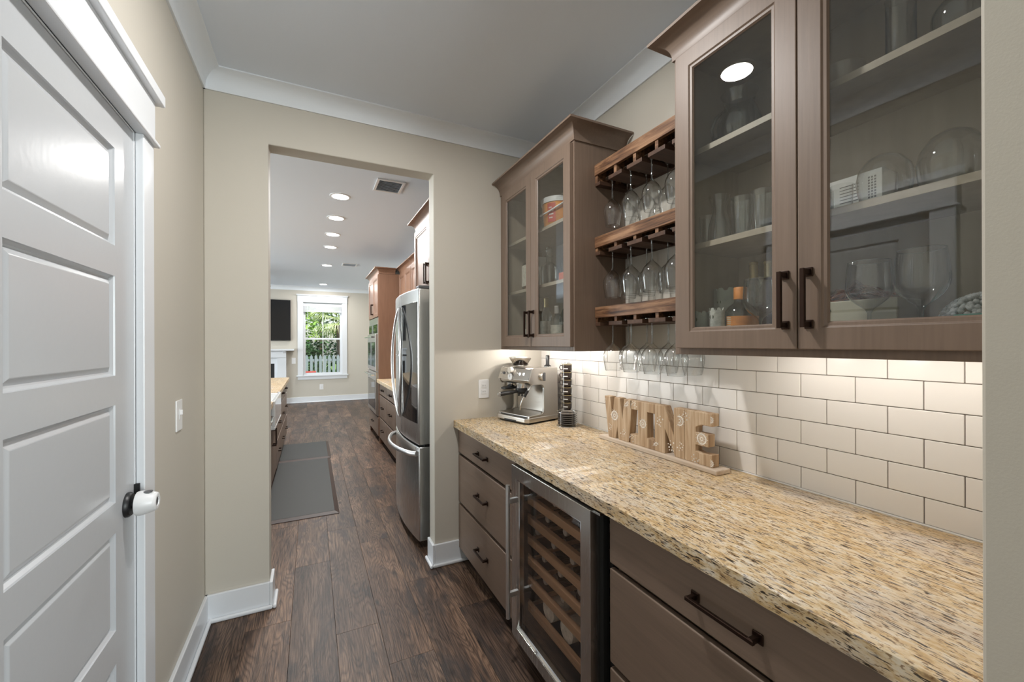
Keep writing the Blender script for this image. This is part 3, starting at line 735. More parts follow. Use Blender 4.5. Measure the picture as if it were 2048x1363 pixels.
for i in range(3):
    for k in range(4): fs.append((i * 4 + k, i * 4 + (k + 1) % 4, i * 4 + 4 + (k + 1) % 4, i * 4 + 4 + k))
MB().add(vs, fs).build('glazing_bead', 'chrome', dd)
MB().box(XC + .013, XC + .017, g0, g1, h0, h1).build('glass_pane', 'tintpane', dd)
ringframe(XC + .040, XC + .066, [(CY0 - .018, z0), (CY1 + .008, z0), (CY1 + .008, z1 - .004), (CY0 - .018, z1 - .004)], [(CY0 + .03, z0 + .04), (CY1 - .03, z0 + .04), (CY1 - .03, z1 - .04), (CY0 + .03, z1 - .04)]).build('door_gasket', 'rubber', dd)
hh = MB().tube([(.766, 1.612, .212), (.766, 1.612, .792)], .0095, 16).build('handle', 'satin', dd, smooth=40)
for z in (.315, .722): MB().box(.770, XC, 1.604, 1.620, z - .011, z + .011).build('handle_post', 'satin', hh, .002)
box('top_hinge', 'chrome', wc, .835, .872, 1.066, 1.094, .848, .858, .002)
shz = (.700, .610, .518, .424, .330, .214)
for i, z in enumerate(shz):
    box('shelf', 'coolshelf', wc, .882, .904, 1.085, 1.675, z - .020, z + .014, .003)
    mb = MB()
    for k in range(5): mb.box(.904, 1.42, 1.10 + k * .138, 1.112 + k * .138, z - .012, z)
    mb.build('shelf_rails', 'coolshelf', wc)
# bottles: local axis z = from base up to the cork
def wine_bottle(name, label, mat, foil, lab='label', group=None, H=.30, r=.037, cat='wine bottle'):
    t = thing(name, label, cat, (0, 0, 0), group)
    MB().lathe([(0, .004), (r * .6, 0), (r, .003), (r, H * .60), (r * .93, H * .66), (r * .6, H * .73), (.0155, H * .79), (.0145, H * .80)], (0, 0, 0), 22, cap=False).build('glass_body', mat, t, smooth=50)
    MB().lathe([(.0148, H * .80), (.0148, H * .965), (.0162, H * .967), (.0162, H * .99), (.014, H), (0, H)], (0, 0, 0), 18, cap=False).build('foil', foil, t, smooth=50)
    if lab: MB().lathe([(r + .0006, H * .18), (r + .0006, H * .50)], (0, 0, 0), 22, cap=False).build('label', lab, t, smooth=50)
    return t
bp = wine_bottle('wine_bottle', 'wine bottle', 'bottle_dark', 'foil')
# necks point to the door (-x): local z -> -x
LAYF = Matrix.Rotation(R(-90), 4, 'Y'); first = True
rows = {0: (1.19, 1.33, 1.47, 1.60), 1: (1.13, 1.26, 1.39, 1.53), 2: (1.19, 1.34, 1.48, 1.62), 3: (1.15, 1.29, 1.43, 1.56), 4: (1.13, 1.27, 1.41, 1.55)}
sh_n = ('topmost shelf', 'second shelf', 'third shelf', 'fourth shelf', 'fifth shelf')
ord_ = ('nearest the hinge', 'second from the hinge', 'third from the hinge', 'nearest the handle')
for i, yy in rows.items():
    for k, y in enumerate(yy):
        M = Matrix.Translation((1.214, y, shz[i] + .0375)) @ LAYF
        lab = 'dark wine bottle lying neck forward on the wine cooler %s, %s' % (sh_n[i], ord_[k])
        if first: move(bp, M); bp['label'] = lab; bp['group'] = 'bottles lying in the wine cooler'; first = False
        else: dup(bp, M, lab, 'bottles lying in the wine cooler')
wp = wine_bottle('wine_bottle', 'pale capped bottle', 'bottle_green', 'foil', None, H=.31, r=.044)
MB().lathe([(0, -.001), (.0445, -.001), (.0445, .03), (.0445, .19)], (0, 0, 0), 22, cap=False).build('white_sleeve', 'whitewash', wp, smooth=50)
LAYB = Matrix.Rotation(R(90), 4, 'Y')
for k, y in enumerate((1.235, 1.375, 1.515)):
    M = Matrix.Translation((.912, y, shz[5] + .0455)) @ LAYB
    lab = 'white-sleeved bottle lying base forward on the lowest wine cooler shelf, ' + ('nearest the hinge', 'in the middle', 'nearest the handle')[k]
    if k == 0: move(wp, M); wp['label'] = lab; wp['group'] = 'white bottles at the bottom of the wine cooler'
    else: dup(wp, M, lab, 'white bottles at the bottom of the wine cooler')
# ------------------------------------------------------------------ WINE sign
sg = thing('wine_sign', 'carved wooden letter sign spelling WINE on a whitewashed plinth', 'sign', (1.385, 1.375, .914))
box('plinth', 'sign_l', sg, 1.346, 1.424, 1.030, 1.722, .9145, .9335, .004)
def L2(poly, y0, w, z0=.9335, h=.205, x0=1.362, x1=1.402, mat='sign'):
    # poly in unit letter space: u 0..1 left to right as read (towards -y), v 0..1 up
    pts = [(y0 - u * w, z0 + v * h) for u, v in poly]
    return MB().prism(pts, x0, x1, 'X').build('letter', mat, sg, .0025)
lw = L2([(0, 1), (.21, 1), (.30, .50), (.37, 1), (.58, 1), (.65, .52), (.72, 1), (.98, 1), (.88, 0), (.52, 0), (.47, .30), (.42, 0), (.15, 0)], 1.695, .205)
li = L2([(0, 1), (1, 1), (1, .79), (.68, .79), (.68, .22), (1, .22), (1, 0), (0, 0), (0, .22), (.32, .22), (.32, .79), (0, .79)], 1.505, .160)
ln = L2([(0, 1), (.34, 1), (.66, .42), (.66, 1), (1, 1), (1, 0), (.70, 0), (.36, .52), (.36, 0), (0, 0)], 1.350, .160)
le = L2([(0, 1), (1, 1), (1, .76), (.62, .76), (.42, .70), (.42, .60), (.86, .60), (.86, .36), (.42, .36), (.42, .24), (.60, .22), (1, .24), (1, 0), (0, 0)], 1.189, .128)
def ring(par, y, z, r0, r1, a0=0, a1=360, x=1.3612, n=28):
    vs = []; fs = []
    for i in range(n + 1):
        a = R(a0 + (a1 - a0) * i / n)
        for rr in (r0, r1):
            vs.append((x, y + rr * math.cos(a), z + rr * math.sin(a))); vs.append((x + .0015, y + rr * math.cos(a), z + rr * math.sin(a)))
    for i in range(n):
        b = i * 4; fs += [(b, b + 2, b + 6, b + 4), (b, b + 4, b + 5, b + 1), (b + 2, b + 3, b + 7, b + 6)]
    return vs, fs
def rosette(par, y, z, s=1.0, a0=0, a1=360):
    mb = MB()
    for r0, r1 in ((.004 * s, .008 * s), (.0155 * s, .021 * s)): mb.add(*ring(par, y, z, r0, r1, a0, a1))
    for k in range(12):
        a = 2 * math.pi * k / 12
        d = math.degrees(a) % 360
        if not (a0 <= d <= a1): continue
        mb.add(*ring(par, y + .0118 * s * math.cos(a), z + .0118 * s * math.sin(a), 0, .0018 * s, 0, 360, n=6))
        if k % 1 == 0: mb.add(*ring(par, y + .025 * s * math.cos(a), z + .025 * s * math.sin(a), .0005, .0016 * s, 0, 360, n=6))
    return mb.build('carved_rosette', 'whitewash', par)
def sprig(par, y, z, ang, s=1.0):
    mb = MB()
    for k, (u, v) in enumerate(((0, 0), (.012, .006), (.022, .001), (.030, .010), (.006, .014), (.017, .016), (.026, .020), (.011, -.010), (.035, .004))):
        c, si = math.cos(R(ang)), math.sin(R(ang))
        yy, zz2 = y + s * (u * c - v * si), z + s * (u * si + v * c)
        mb.add(*ring(par, yy, zz2, .0006, .0032 * s if k % 2 else .0022 * s, 0, 360, n=8))
    return mb.build('carved_sprig', 'whitewash', par)
rosette(lw, 1.617, 1.048, 1.15); rosette(lw, 1.536, 1.122, .9, 150, 300); sprig(lw, 1.660, .965, 90); sprig(lw, 1.563, .955, 100); sprig(lw, 1.69, 1.125, 250, .5)
rosette(li, 1.422, 1.040, .95); sprig(li, 1.462, 1.112, 0, 1.0); sprig(li, 1.475, .955, 180, -1.0)
sprig(ln, 1.318, 1.09, 260, 1.2); sprig(ln, 1.262, .995, 240, 1.2); rosette(ln, 1.214, 1.088, 1.0, 60, 300); rosette(ln, 1.340, .955, .8, 0, 140); sprig(ln, 1.215, .965, 90)
sprig(le, 1.165, 1.108, 180, -1.0); rosette(le, 1.107, 1.035, 1.05); sprig(le, 1.155, .955, 0, -1.0); rosette(le, 1.068, .95, .6, 90, 270); rosette(le, 1.068, 1.115, .6, 90, 270)
# ------------------------------------------------------------------ espresso machine (local: front at x = 0 facing -x, then turned)
em = thing('espresso_machine', 'brushed steel espresso machine with bean hopper in the corner of the worktop', 'coffee machine')
W2 = .145
side = [(.004, .014), (.268, .014), (.262, .340), (.040, .346), (.030, .338), (.002, .268), (.008, .252), (.030, .238), (.110, .238), (.128, .232), (.136, .216), (.136, .085), (.130, .066), (.116, .056), (.006, .052)]
body = MB()
# base, back column and head as one shell, cheeks proud of the back splash
def prism_xz(mb, poly, y0, y1): return mb.prism(poly, y0, y1, 'Y')
prism_xz(body, side, -W2, -W2 + .018); prism_xz(body, side, W2 - .018, W2)
inner = [(.262, .020), (.256, .336), (.044, .342), (.033, .336), (.006, .268), (.012, .254), (.032, .242), (.150, .242), (.160, .230), (.160, .060), (.008, .050), (.008, .020)]
prism_xz(body, inner, -W2 + .018, W2 - .018)
eb = body.build('machine_body', 'steel_h', em, .004, seg=3)
# base skirt wider and rounded at the front
MB().prism([(-.004, -W2 - .004), (.262, -W2 - .004), (.262, W2 + .004), (-.004, W2 + .004), (-.018, W2 - .02), (-.018, -W2 + .02)], .010, .040, 'Z').build('drip_tray', 'steel_h', em, .006, seg=3)
box('tray_grille', 'fridge_side', em, .004, .128, -W2 + .022, W2 - .022, .0405, .0455, .002)
gr = MB()
for k in range(14): gr.box(.010, .122, -W2 + .030 + k * .018, -W2 + .036 + k * .018, .0455, .0475)
gr.build('grille_bars', 'steel', em)
box('machine_feet', 'rubber', em, .010, .250, -W2 + .01, W2 - .01, 0, .010, .002)
def pp(y, t, d=0): return (.002 + t * .030 - d, y, .268 + t * .070)
MB().add([pp(-W2 + .004, .02, .002), pp(W2 - .004, .02, .002), pp(W2 - .004, .97, .002), pp(-W2 + .004, .97, .002)], [(0, 1, 2, 3)]).build('control_panel', 'steel_h', em, solid=.002)
def disc(nm, mat, y, t, r, h, par=em, seg=20): 
    c = pp(y, t, .002); return MB().lathe([(0, 0), (r, 0), (r, -h * .8), (r * .9, -h), (0, -h)], c, seg, 'X').build(nm, mat, par, smooth=40)
disc('grind_dial', 'whitewash', .034, .82, .020, .024); disc('dial_ring', 'chrome', .034, .82, .023, .004)
gg = disc('pressure_gauge', 'chrome', .026, .22, .024, .006); 
c = pp(.026, .22, .0085); MB().lathe([(0, 0), (.020, 0), (.020, -.0008), (0, -.0008)], c, 20, 'X').build('gauge_face', 'white_plastic', gg)
c = pp(.026, .22, .010); MB().box(c[0] - .0003, c[0], c[1] - .001, c[1] + .001, c[2] - .002, c[2] + .015).build('gauge_needle', 'ink', gg)
for y, m in ((.122, 'chrome'), (.097, 'fridge_side'), (.070, 'chrome'), (-.022, 'chrome'), (-.055, 'chrome'), (-.090, 'chrome')): disc('button', m, y, .52, .0095, .006)
MB().lathe([(0, .345), (.030, .345), (.052, .350), (.055, .356)], (.115, .050, 0), 32, cap=False).build('hopper_collar', 'steel', em, smooth=40)
hp = MB().lathe([(.046, .352), (.052, .366), (.070, .392), (.073, .402)], (.115, .050, 0), 36, cap=False).build('bean_hopper', 'hopper', em, smooth=60)
MB().lathe([(0, .408), (.06, .407), (.076, .404), (.076, .400), (.06, .401)], (.115, .050, 0), 36, cap=False).build('hopper_lid', 'steel_h', hp, smooth=40)
MB().lathe([(.0, .388), (.018, .384), (.047, .366), (.045, .354), (0, .354)], (.115, .050, 0), 28, cap=False).build('coffee_beans', 'beans', hp, smooth=60)
tm = MB().lathe([(0, .342), (.024, .342), (.024, .350), (.012, .358), (.011, .37), (.013, .412), (.010, .418), (0, .418)], (.215, -.100, 0), 20).build('tamper', 'black', em, smooth=40)
MB().lathe([(.0245, .3415), (.0245, .348)], (.215, -.100, 0), 20, cap=False).build('tamper_base', 'chrome', tm, smooth=40)
MB().lathe([(.034, .246), (.034, .222), (.031, .205), (0, .205)], (.062, -.015, 0), 24).build('group_head', 'chrome', em, smooth=40)
pf = MB().lathe([(.036, .212), (.038, .206), (.038, .188), (.026, .176), (0, .174)], (.062, -.015, 0), 24).build('portafilter', 'black', em, smooth=40)
MB().tube([(.026, -.01, .192), (-.03, .005, .186), (-.085, .025, .180)], [.010, .012, .0135], 14).build('portafilter_handle', 'black', pf, smooth=50)
MB().lathe([(0, -.006), (.0136, -.006), (.0142, .006), (0, .007)], (-.087, .026, .180), 16, 'X').build('handle_cap', 'chrome', pf, smooth=40)
MB().tube([(.055, -.03, .174), (.052, -.03, .160)], .006, 10).tube([(.055, .0, .174), (.052, .0, .160)], .006, 10).build('spout', 'black', pf, smooth=50)
MB().lathe([(.026, .246), (.026, .226), (.020, .214), (0, .214)], (.062, .085, 0), 20).build('grinder_outlet', 'chrome', em, smooth=40)
MB().prism([(-.01, .055), (.10, .040), (.105, .120), (.03, .128), (-.012, .10)], .202, .214, 'Z').build('grinder_cradle', 'black', em, .003)
sw = MB().tube([(.05, -.118, .24), (.03, -.122, .22), (.006, -.118, .19), (-.008, -.10, .155), (-.012, -.082, .11), (-.012, -.080, .085)], [.005, .005, .0045, .004, .0038, .004], 12).build('steam_wand', 'chrome', em, smooth=60)
MB().tube([(.016, -.121, .205), (-.004, -.110, .168)], .0085, 12).build('wand_grip', 'black', sw, smooth=60)
sk = MB().lathe([(0, 0), (.026, 0), (.026, -.012), (.022, -.016), (0, -.016)], (.118, -W2, .288), 24, 'Y').build('steam_dial', 'steel_h', em, smooth=40)
box('dial_grip', 'fridge_side', sk, .111, .125, -W2 - .024, -W2 - .014, .262, .314, .003)
box('water_tank', 'hopper', em, .264, .288, -W2 + .02, W2 - .02, .03, .325, .006)
box('drip_cup_recess', 'black', em, -.0186, -.0178, -.05, .06, .010, .020, 0)
move(em, Matrix.Translation((1.140, 2.322, .9142)) @ Matrix.Rotation(R(16), 4, 'Z'))
# ------------------------------------------------------------------ espresso cup rack
CXY = (1.375, 2.060)
er = thing('cup_rack', 'chrome wire rack holding stacked dark espresso cups and saucers', 'cup rack', (*CXY, .9145))
wr = MB()
def circ(r, z, n=28): return [(CXY[0] + r * math.cos(2 * math.pi * k / n), CXY[1] + r * math.sin(2 * math.pi * k / n), z) for k in range(n)]
for r, z in ((.062, .917), (.062, 1.000), (.0335, 1.290)): wr.tube(circ(r, z), .0016, 6, close=True)
wr.build('rack_ring', 'chrome', er, smooth=60)
for k in range(4):
    a = R(20 + 90 * k); c, s = math.cos(a), math.sin(a)
    MB().tube([(CXY[0] + r * c, CXY[1] + r * s, z) for r, z in ((.062, .9165), (.062, 1.0), (.058, 1.008), (.040, 1.009), (.0335, 1.018), (.0335, 1.29))], .0016, 6).build('upright_wire', 'chrome', er, smooth=60)
sp = None
for k in range(6):
    z = .9190 + k * .0118
    if sp is None:
        sp = MB().lathe([(0, .001), (.030, .001), (.034, .003), (.056, .0105), (.0575, .0125), (.054, .0118), (.030, .004), (0, .004)], (*CXY, z), 30).build('saucer', 'espresso_cup', None, smooth=40)
        o = sp
    else:
        o = sp.copy(); COL.objects.link(o); o.matrix_basis = Matrix.Translation((0, 0, .0118 * k)) @ sp.matrix_basis
    tag(o, 'dark brown saucer, %s in the stack under the espresso cups' % ('lowest', 'second from the bottom', 'third from the bottom', 'fourth from the bottom', 'fifth from the bottom', 'topmost')[k], 'saucer', 'saucers in the cup rack')
cp = None
for k in range(6):
    nm = ('lowest', 'second from the bottom', 'third from the bottom', 'fourth from the bottom', 'fifth from the bottom', 'topmost')[k]
    if cp is None:
        cp = thing('espresso_cup', 'x', 'cup')
        MB().lathe([(0, .002), (.020, .002), (.022, .004), (.0285, .018), (.0300, .0455), (.0300, .0475), (.0280, .0475), (.0265, .02), (0, .006)], (0, 0, 0), 28).build('cup_body', 'espresso_cup', cp, smooth=40)
        MB().tube([(-.029 * .5, .029 * .87 + .0, .038), (-.020, .040, .040), (-.024, .046, .028), (-.020, .041, .014), (-.0135, .0245, .013)], .003, 8).build('cup_handle', 'espresso_cup', cp, smooth=60)
        MB().lathe([(.0303, .0440), (.0303, .0465)], (0, 0, 0), 28, cap=False).build('rim_band', 'gold', cp, smooth=60)
        MB().add([((.0306) * math.cos(R(a)), .0306 * math.sin(R(a)), z) for a in (185, 205, 225, 245) for z in (.020, .025)], [(0, 2, 3, 1), (2, 4, 5, 3), (4, 6, 7, 5)]).build('white_dash', 'white_plastic', cp)
        o = cp
        move(o, Matrix.Translation((*CXY, 1.010)))
    else: o = dup(cp, Matrix.Translation((*CXY, 1.010 + .0452 * k)))
    tag(o, 'dark espresso cup with a pale band, %s in the rack' % nm, 'cup', 'espresso cups stacked in the rack')
# ------------------------------------------------------------------ things inside the glass cabinets
def lathed(name, label, cat, mat, prof, loc, seg=28, smooth=50, group=None, wob=None, **k):
    return MB().lathe(prof, loc, seg, cap=False, wob=wob).build(name, mat, None, smooth=smooth, label=label, cat=cat, group=group, **k)
B1 = SH0 + .0005; B2 = SH2 + .0005; B3 = SH1 + .0005
# near cabinet, left door, top shelf: crystal pitcher
pt = thing('crystal_pitcher', 'cut crystal pitcher on the top shelf behind the left glass door', 'pitcher', (1.33, .925, B3))
flute = lambda a, h: 1 + .035 * math.cos(18 * a) * max(0, min(1, (.10 - (h)) / .05))
MB().lathe([(0, .002), (.045, .002), (.050, .006), (.066, .05), (.070, .085), (.056, .125), (.046, .150), (.050, .175), (.058, .190)], (1.33, .925, B3), 54, cap=False, wob=flute).build('pitcher_body', 'cutglass', pt, smooth=30)
MB().tube([(1.33, .990, B3 + .065), (1.33, 1.025, B3 + .075), (1.33, 1.036, B3 + .115), (1.33, 1.015, B3 + .150), (1.33, .972, B3 + .160)], .006, 10).build('pitcher_handle', 'cutglass', pt, smooth=60)
# left door, middle shelf
lathed('glass_carafe', 'waisted clear carafe on the middle shelf behind the left glass door', 'carafe', 'glass', [(0, .002), (.036, .002), (.038, .006), (.034, .06), (.021, .105), (.022, .12), (.034, .16)], (1.262, .952, B2))
for k, (x, y) in enumerate(((1.262, .868), (1.262, .800), (1.268, .735))):
    lathed('cut_tumbler', 'cut crystal tumbler beside the waisted carafe, ' + ('closest to it', 'the middle of three', 'the farthest from it')[k], 'tumbler', 'cutglass', [(0, .004), (.027, .003), (.029, .008), (.032, .06), (.034, .128), (.032, .128), (.030, .06), (.026, .012), (0, .012)], (x, y, B2), 36, 25, 'cut tumblers on the middle shelf', wob=lambda a, h: 1 + .03 * math.cos(12 * a + 60 * h))
for k, (x, y) in enumerate(((1.27, 1.005), (1.35, 1.0), (1.34, .915))):
    lathed('drinking_glass', 'plain straight drinking glass on the middle shelf, ' + ('in front by the cabinet side', 'behind, by the cabinet side', 'behind the waisted carafe')[k], 'glass', 'glass', [(0, .002), (.022, .002), (.023, .006), (.0275, .105)], (x, y, B2), group='plain glasses on the middle shelf')
# left door, floor of the cabinet
def castle(label, x, y, r, h, mat, n=6, rot=0):
    t = thing('scalloped_pot', label, 'pot', (x, y, B1), 'scalloped ceramic pots in the glass cabinet')
    vs = []; fs = []; N = 48
    for i in range(N):
        a = 2 * math.pi * i / N + rot
        rr = r * (1 + .05 * math.cos(n * a))
        top = h - (.009 if (i // 3) % 2 else 0)
        vs += [(x + rr * math.cos(a), y + rr * math.sin(a), B1), (x + rr * 1.04 * math.cos(a), y + rr * 1.04 * math.sin(a), B1 + top),
               (x + rr * .90 * math.cos(a), y + rr * .90 * math.sin(a), B1 + top), (x + rr * .86 * math.cos(a), y + rr * .86 * math.sin(a), B1 + .006)]
    for i in range(N):
        b, c = i * 4, ((i + 1) % N) * 4
        for k in range(3): fs.append((b + k, c + k, c + k + 1, b + k + 1))
    fs.append(tuple(i * 4 + 3 for i in range(N))); fs.append(tuple(i * 4 for i in range(N - 1, -1, -1)))
    MB().add(vs, fs).build('pot_body', mat, t, smooth=35)
    MB().lathe([(.0, 0), (.008, 0)], (x - r * 1.06, y, B1 + h * .75), 8, 'X').build('leaf_motif', 'leaf_b', t)
castle('small sage ceramic pot with a scalloped rim, by the cabinet side', 1.232, 1.000, .030, .115, 'sage')
castle('small pale speckled scalloped pot beside the orange-capped bottle', 1.225, .935, .024, .122, 'sage_l', 4)
castle('tall sage scalloped pot standing behind the small ones', 1.345, .985, .040, .200, 'sage')
bt = thing('liqueur_bottle', 'clear liqueur bottle with orange cap and orange label', 'bottle', (1.287, .893, B1))
MB().lathe([(0, .006), (.046, .002), (.052, .008), (.053, .085), (.050, .105), (.038, .125), (.022, .137), (.0185, .145), (.0185, .150)], (1.287, .893, B1), 32, cap=False).build('bottle_glass', 'cutglass', bt, smooth=50)
MB().lathe([(.0205, .150), (.0205, .188), (.019, .190), (0, .190)], (1.287, .893, B1), 28, cap=False).build('screw_cap', 'orange', bt, smooth=40)
vs = [(1.287 + .0538 * math.cos(R(a)), .893 + .0538 * math.sin(R(a)), B1 + z) for a in range(165, 292, 9) for z in (.028, .092)]
MB().add(vs, [(2 * i, 2 * i + 2, 2 * i + 3, 2 * i + 1) for i in range(len(vs) // 2 - 1)]).build('paper_label', 'orange', bt, smooth=60)
mb = MB()
for i in range(5):
    a0, a1 = R(168), R(184); z0 = B1 + .030 + i * .0125
    for zz0, zz1 in ((z0, z0 + .003), (z0 + .0055, z0 + .0085)):
        mb.add([(1.287 + .0543 * math.cos(a), .893 + .0543 * math.sin(a), z) for a in (a0, a1) for z in (zz0, zz1)], [(0, 2, 3, 1)])
mb.build('label_lettering', 'cream', bt)
for k, (x, y, m) in enumerate(((1.435, .945, 'bottle_dark'), (1.400, .868, 'bottle_plum'))):
    o = wine_bottle('wine_bottle', ('dark bottle with a gold foil neck behind the orange-capped bottle', 'plum studded bottle with a gold foil neck behind the goblet')[k], m, 'gold', None, H=.295 - .012 * k)
    move(o, Matrix.Translation((x, y, B1)))
stud = MB()
for i in range(9):
    for k in range(14):
        a = 2 * math.pi * (k + .5 * (i % 2)) / 14; stud.lathe([(0, -.003), (.0035, -.001), (.0035, .001), (0, .003)], (1.400 + .0372 * math.cos(a), .868 + .0372 * math.sin(a), B1 + .018 + i * .018), 6, cap=False)
sb = [o for o in bpy.data.objects if o.get('label', '').startswith('plum studded')][0]
stud.build('stud_relief', 'bottle_plum', sb, smooth=60, kind='stuff')
def stand(label, H, rb, rim, bh, rbase, x, y, z, group, name='goblet'):
    o = goblet(name, label, H, rb, rim, bh, rbase, 'glass', group, 'goblet'); move(o, Matrix.Translation((x, y, z))); return o
stand('clear goblet in front of the plum studded bottle', .20, .0475, .044, .118, .033, 1.236, .793, B1, 'clear goblets in the glass cabinet')
stand('large clear balloon goblet beside the wire bundle', .205, .0475, .042, .116, .036, 1.245, .524, B1, 'clear goblets in the glass cabinet')
stand('largest clear balloon goblet in front of the bubble wrap', .215, .0485, .042, .125, .036, 1.245, .427, B1, 'clear goblets in the glass cabinet')
# right door, top shelf
lathed('shallow_bowl', 'shallow clear glass bowl on the top shelf behind the right glass door', 'bowl', 'glass', [(0, .003), (.030, .003), (.034, .006), (.046, .03), (.050, .058), (.052, .060)], (1.28, .600, B3))
lathed('glass_cylinder', 'tall clear cylinder vase on the top shelf', 'vase', 'glass', [(0, .003), (.026, .003), (.028, .006), (.028, .15), (.030, .155)], (1.268, .470, B3))
o = stand('clear goblet standing upside down on the top shelf', .19, .052, .046, .11, .036, 1.30, .395, B3, 'goblets on the top shelf'); move(o, Matrix.Translation((1.30, .375, B3 + .19)) @ FLIP)
# right door, middle shelf: printed box and upturned domes
bx = thing('printed_box', 'pale printed carton with black table and text on the middle shelf', 'box', (1.40, .63, B2))
box('carton', 'paper', bx, 1.372, 1.46, .548, .742, B2, B2 + .125, .001)
mb = MB()
for i in range(7): mb.box(1.3714, 1.372, .600, .646, B2 + .045 + i * .009, B2 + .0475 + i * .009)
for c in range(3):
    for i in range(9): mb.box(1.3714, 1.372, .575 - c * .007, .579 - c * .007, B2 + .042 + i * .0078, B2 + .0468 + i * .0078)
mb.box(1.3714, 1.372, .548, .742, B2 + .026, B2 + .028).box(1.3714, 1.372, .662, .664, B2 + .04, B2 + .1).box(1.3714, 1.372, .676, .678, B2 + .04, B2 + .1)
mb.build('printed_marks', 'ink', bx)
box('red_band', 'red', bx, 1.3716, 1.372, .700, .740, B2 + .02, B2 + .105, 0)
dome = [(.045, .0), (.052, .03), (.055, .06), (.050, .085), (.034, .108), (.016, .118), (0, .120)]
lathed('stemless_glass', 'upturned stemless glass beside the printed carton', 'glass', 'glass', dome, (1.272, .504, B2), group='upturned stemless glasses')
lathed('stemless_glass', 'largest upturned stemless glass, close to the plain wall return', 'glass', 'glass', [(r * 1.10, h * 1.22) for r, h in dome], (1.328, .402, B2), group='upturned stemless glasses')
lathed('stemless_glass', 'small upturned glass half hidden by the plain wall return', 'glass', 'glass', [(r * .75, h * .8) for r, h in dome], (1.40, .30, B2), group='upturned stemless glasses')
for k, y in enumerate((.640, .590)):
    lathed('drinking_glass', 'short clear glass in front of the printed carton, ' + ('by the door stile', 'beside the stemless glass')[k], 'glass', 'glass', [(0, .002), (.021, .002), (.023, .006), (.025, .07)], (1.262, y, B2), group='short glasses on the middle shelf')
# right door, cabinet floor
cb = thing('serving_set_box', 'cream printed carton under a bundle of copper wire', 'box', (1.38, .60, B1))
box('carton', 'cream', cb, 1.325, 1.46, .500, .730, B1, B1 + .120, .003)
box('carton_picture', 'sage_l', cb, 1.3243, 1.325, .52, .70, B1 + .01, B1 + .06, 0)
MB().lathe([(0, 0), (.009, 0)], (1.3242, .655, B1 + .095), 10, 'X').build('carton_emblem', 'teal', cb)
wb = MB(); rnd = random.Random(5)
for i in range(26):
    a = rnd.uniform(0, 6.28); L = rnd.uniform(.06, .10)
    wb.tube([(1.375 + .03 * math.cos(a + j) * (j % 2), .61 + L * (j - 2) / 2.2, B1 + .1235 + rnd.uniform(0, .06) * (1 - abs(j - 2) / 2.4)) for j in range(5)], .0012, 5)
wb.build('wire_bundle', 'copper', None, label='tangled bundle of copper-coloured wire on the cream carton', cat='wire', smooth=60)
lathed('grey_cap', 'dark grey rounded lid lying behind the wire bundle', 'lid', 'fridge_side', [(0, .03), (.025, .028), (.036, .015), (.038, 0), (0, 0)], (1.43, .655, B1 + .1205))
td = thing('teal_dish', 'teal glazed dish wrapped in bubble wrap by the plain wall return', 'dish', (1.285, .362, B1))
MB().lathe([(0, .003), (.04, .003), (.046, .006), (.072, .050), (.078, .066), (.074, .066), (.04, .012), (0, .010)], (1.345, .330, B1), 40, cap=False).build('dish_body', 'teal', td, smooth=50)
bw = MB(); rnd = random.Random(9)
def blob(cx, cy, cz, rx, ry, rz, n, r):
    for i in range(n):
        u = rnd.uniform(-1, 1); a = rnd.uniform(0, 6.283); q = math.sqrt(1 - u * u)
        bw.lathe([(0, -r), (r * .8, -r * .5), (r, 0), (r * .8, r * .5), (0, r)], (cx + rx * q * math.cos(a), cy + ry * q * math.sin(a), cz + abs(rz * u)), 7, cap=False)
blob(1.345, .345, B1 + .058, .055, .080, .056, 460, .0055)
bw.build('bubble_wrap', 'bubble', td, smooth=70, kind='stuff')
for k, (y, z, tilt) in enumerate(((.318, .0, 0), (.262, 0, 0))):
    o = wine_bottle('olive_bottle', ('olive green bottle standing behind the bubble wrap', 'olive green bottle in the corner by the plain wall return')[k], 'bottle_green', 'foil', None, H=.235, r=.032, cat='bottle'); move(o, Matrix.Translation((1.442, y + .030 - .016 * k, B1)))
# far cabinet
bk = thing('snack_tub', 'orange printed snack tub with white rim and bail handle', 'tub', (1.325, 2.075, B3))
MB().lathe([(0, 0), (.078, 0), (.082, .004), (.095, .150)], (1.325, 2.075, B3), 40, cap=False).build('tub_body', 'orange_tub', bk, smooth=40)
MB().lathe([(.095, .150), (.101, .150), (.103, .178), (.098, .182), (0, .180)], (1.325, 2.075, B3), 40, cap=False).build('tub_lid', 'white_plastic', bk, smooth=40)
MB().tube([(1.325 + .106 * math.cos(R(a)), 2.075 + .106 * math.sin(R(a)), B3 + .158 - .075 * math.sin(R(a - 90) if a <= 270 else R(a - 90))) for a in range(90, 271, 15)], .005, 8).build('bail_handle', 'white_plastic', bk, smooth=60)
vs = []; 
for a in range(196, 229, 4):
    for q, r in ((.035, .0885), (.142, .0955)): vs.append((1.325 + r * math.cos(R(a)), 2.075 + r * math.sin(R(a)), B3 + q))
rb_ = MB().add(vs, [(2 * i, 2 * i + 2, 2 * i + 3, 2 * i + 1) for i in range(len(vs) // 2 - 1)]).build('red_panel', 'red', bk, smooth=60)
mb = MB()
for z, s in ((.112, 12), (.094, 18), (.074, 18), (.054, 14)):
    for j in range(3):
        a = 204 + j * (s / 3); r = .0912 + .007 * (z - .035) / .107 + .0006
        mb.add([(1.325 + r * math.cos(R(b)), 2.075 + r * math.sin(R(b)), B3 + zz) for b in (a, a + s / 3 - 1.4) for zz in (z, z + .008)], [(0, 2, 3, 1)])
mb.build('white_lettering', 'white_plastic', rb_)
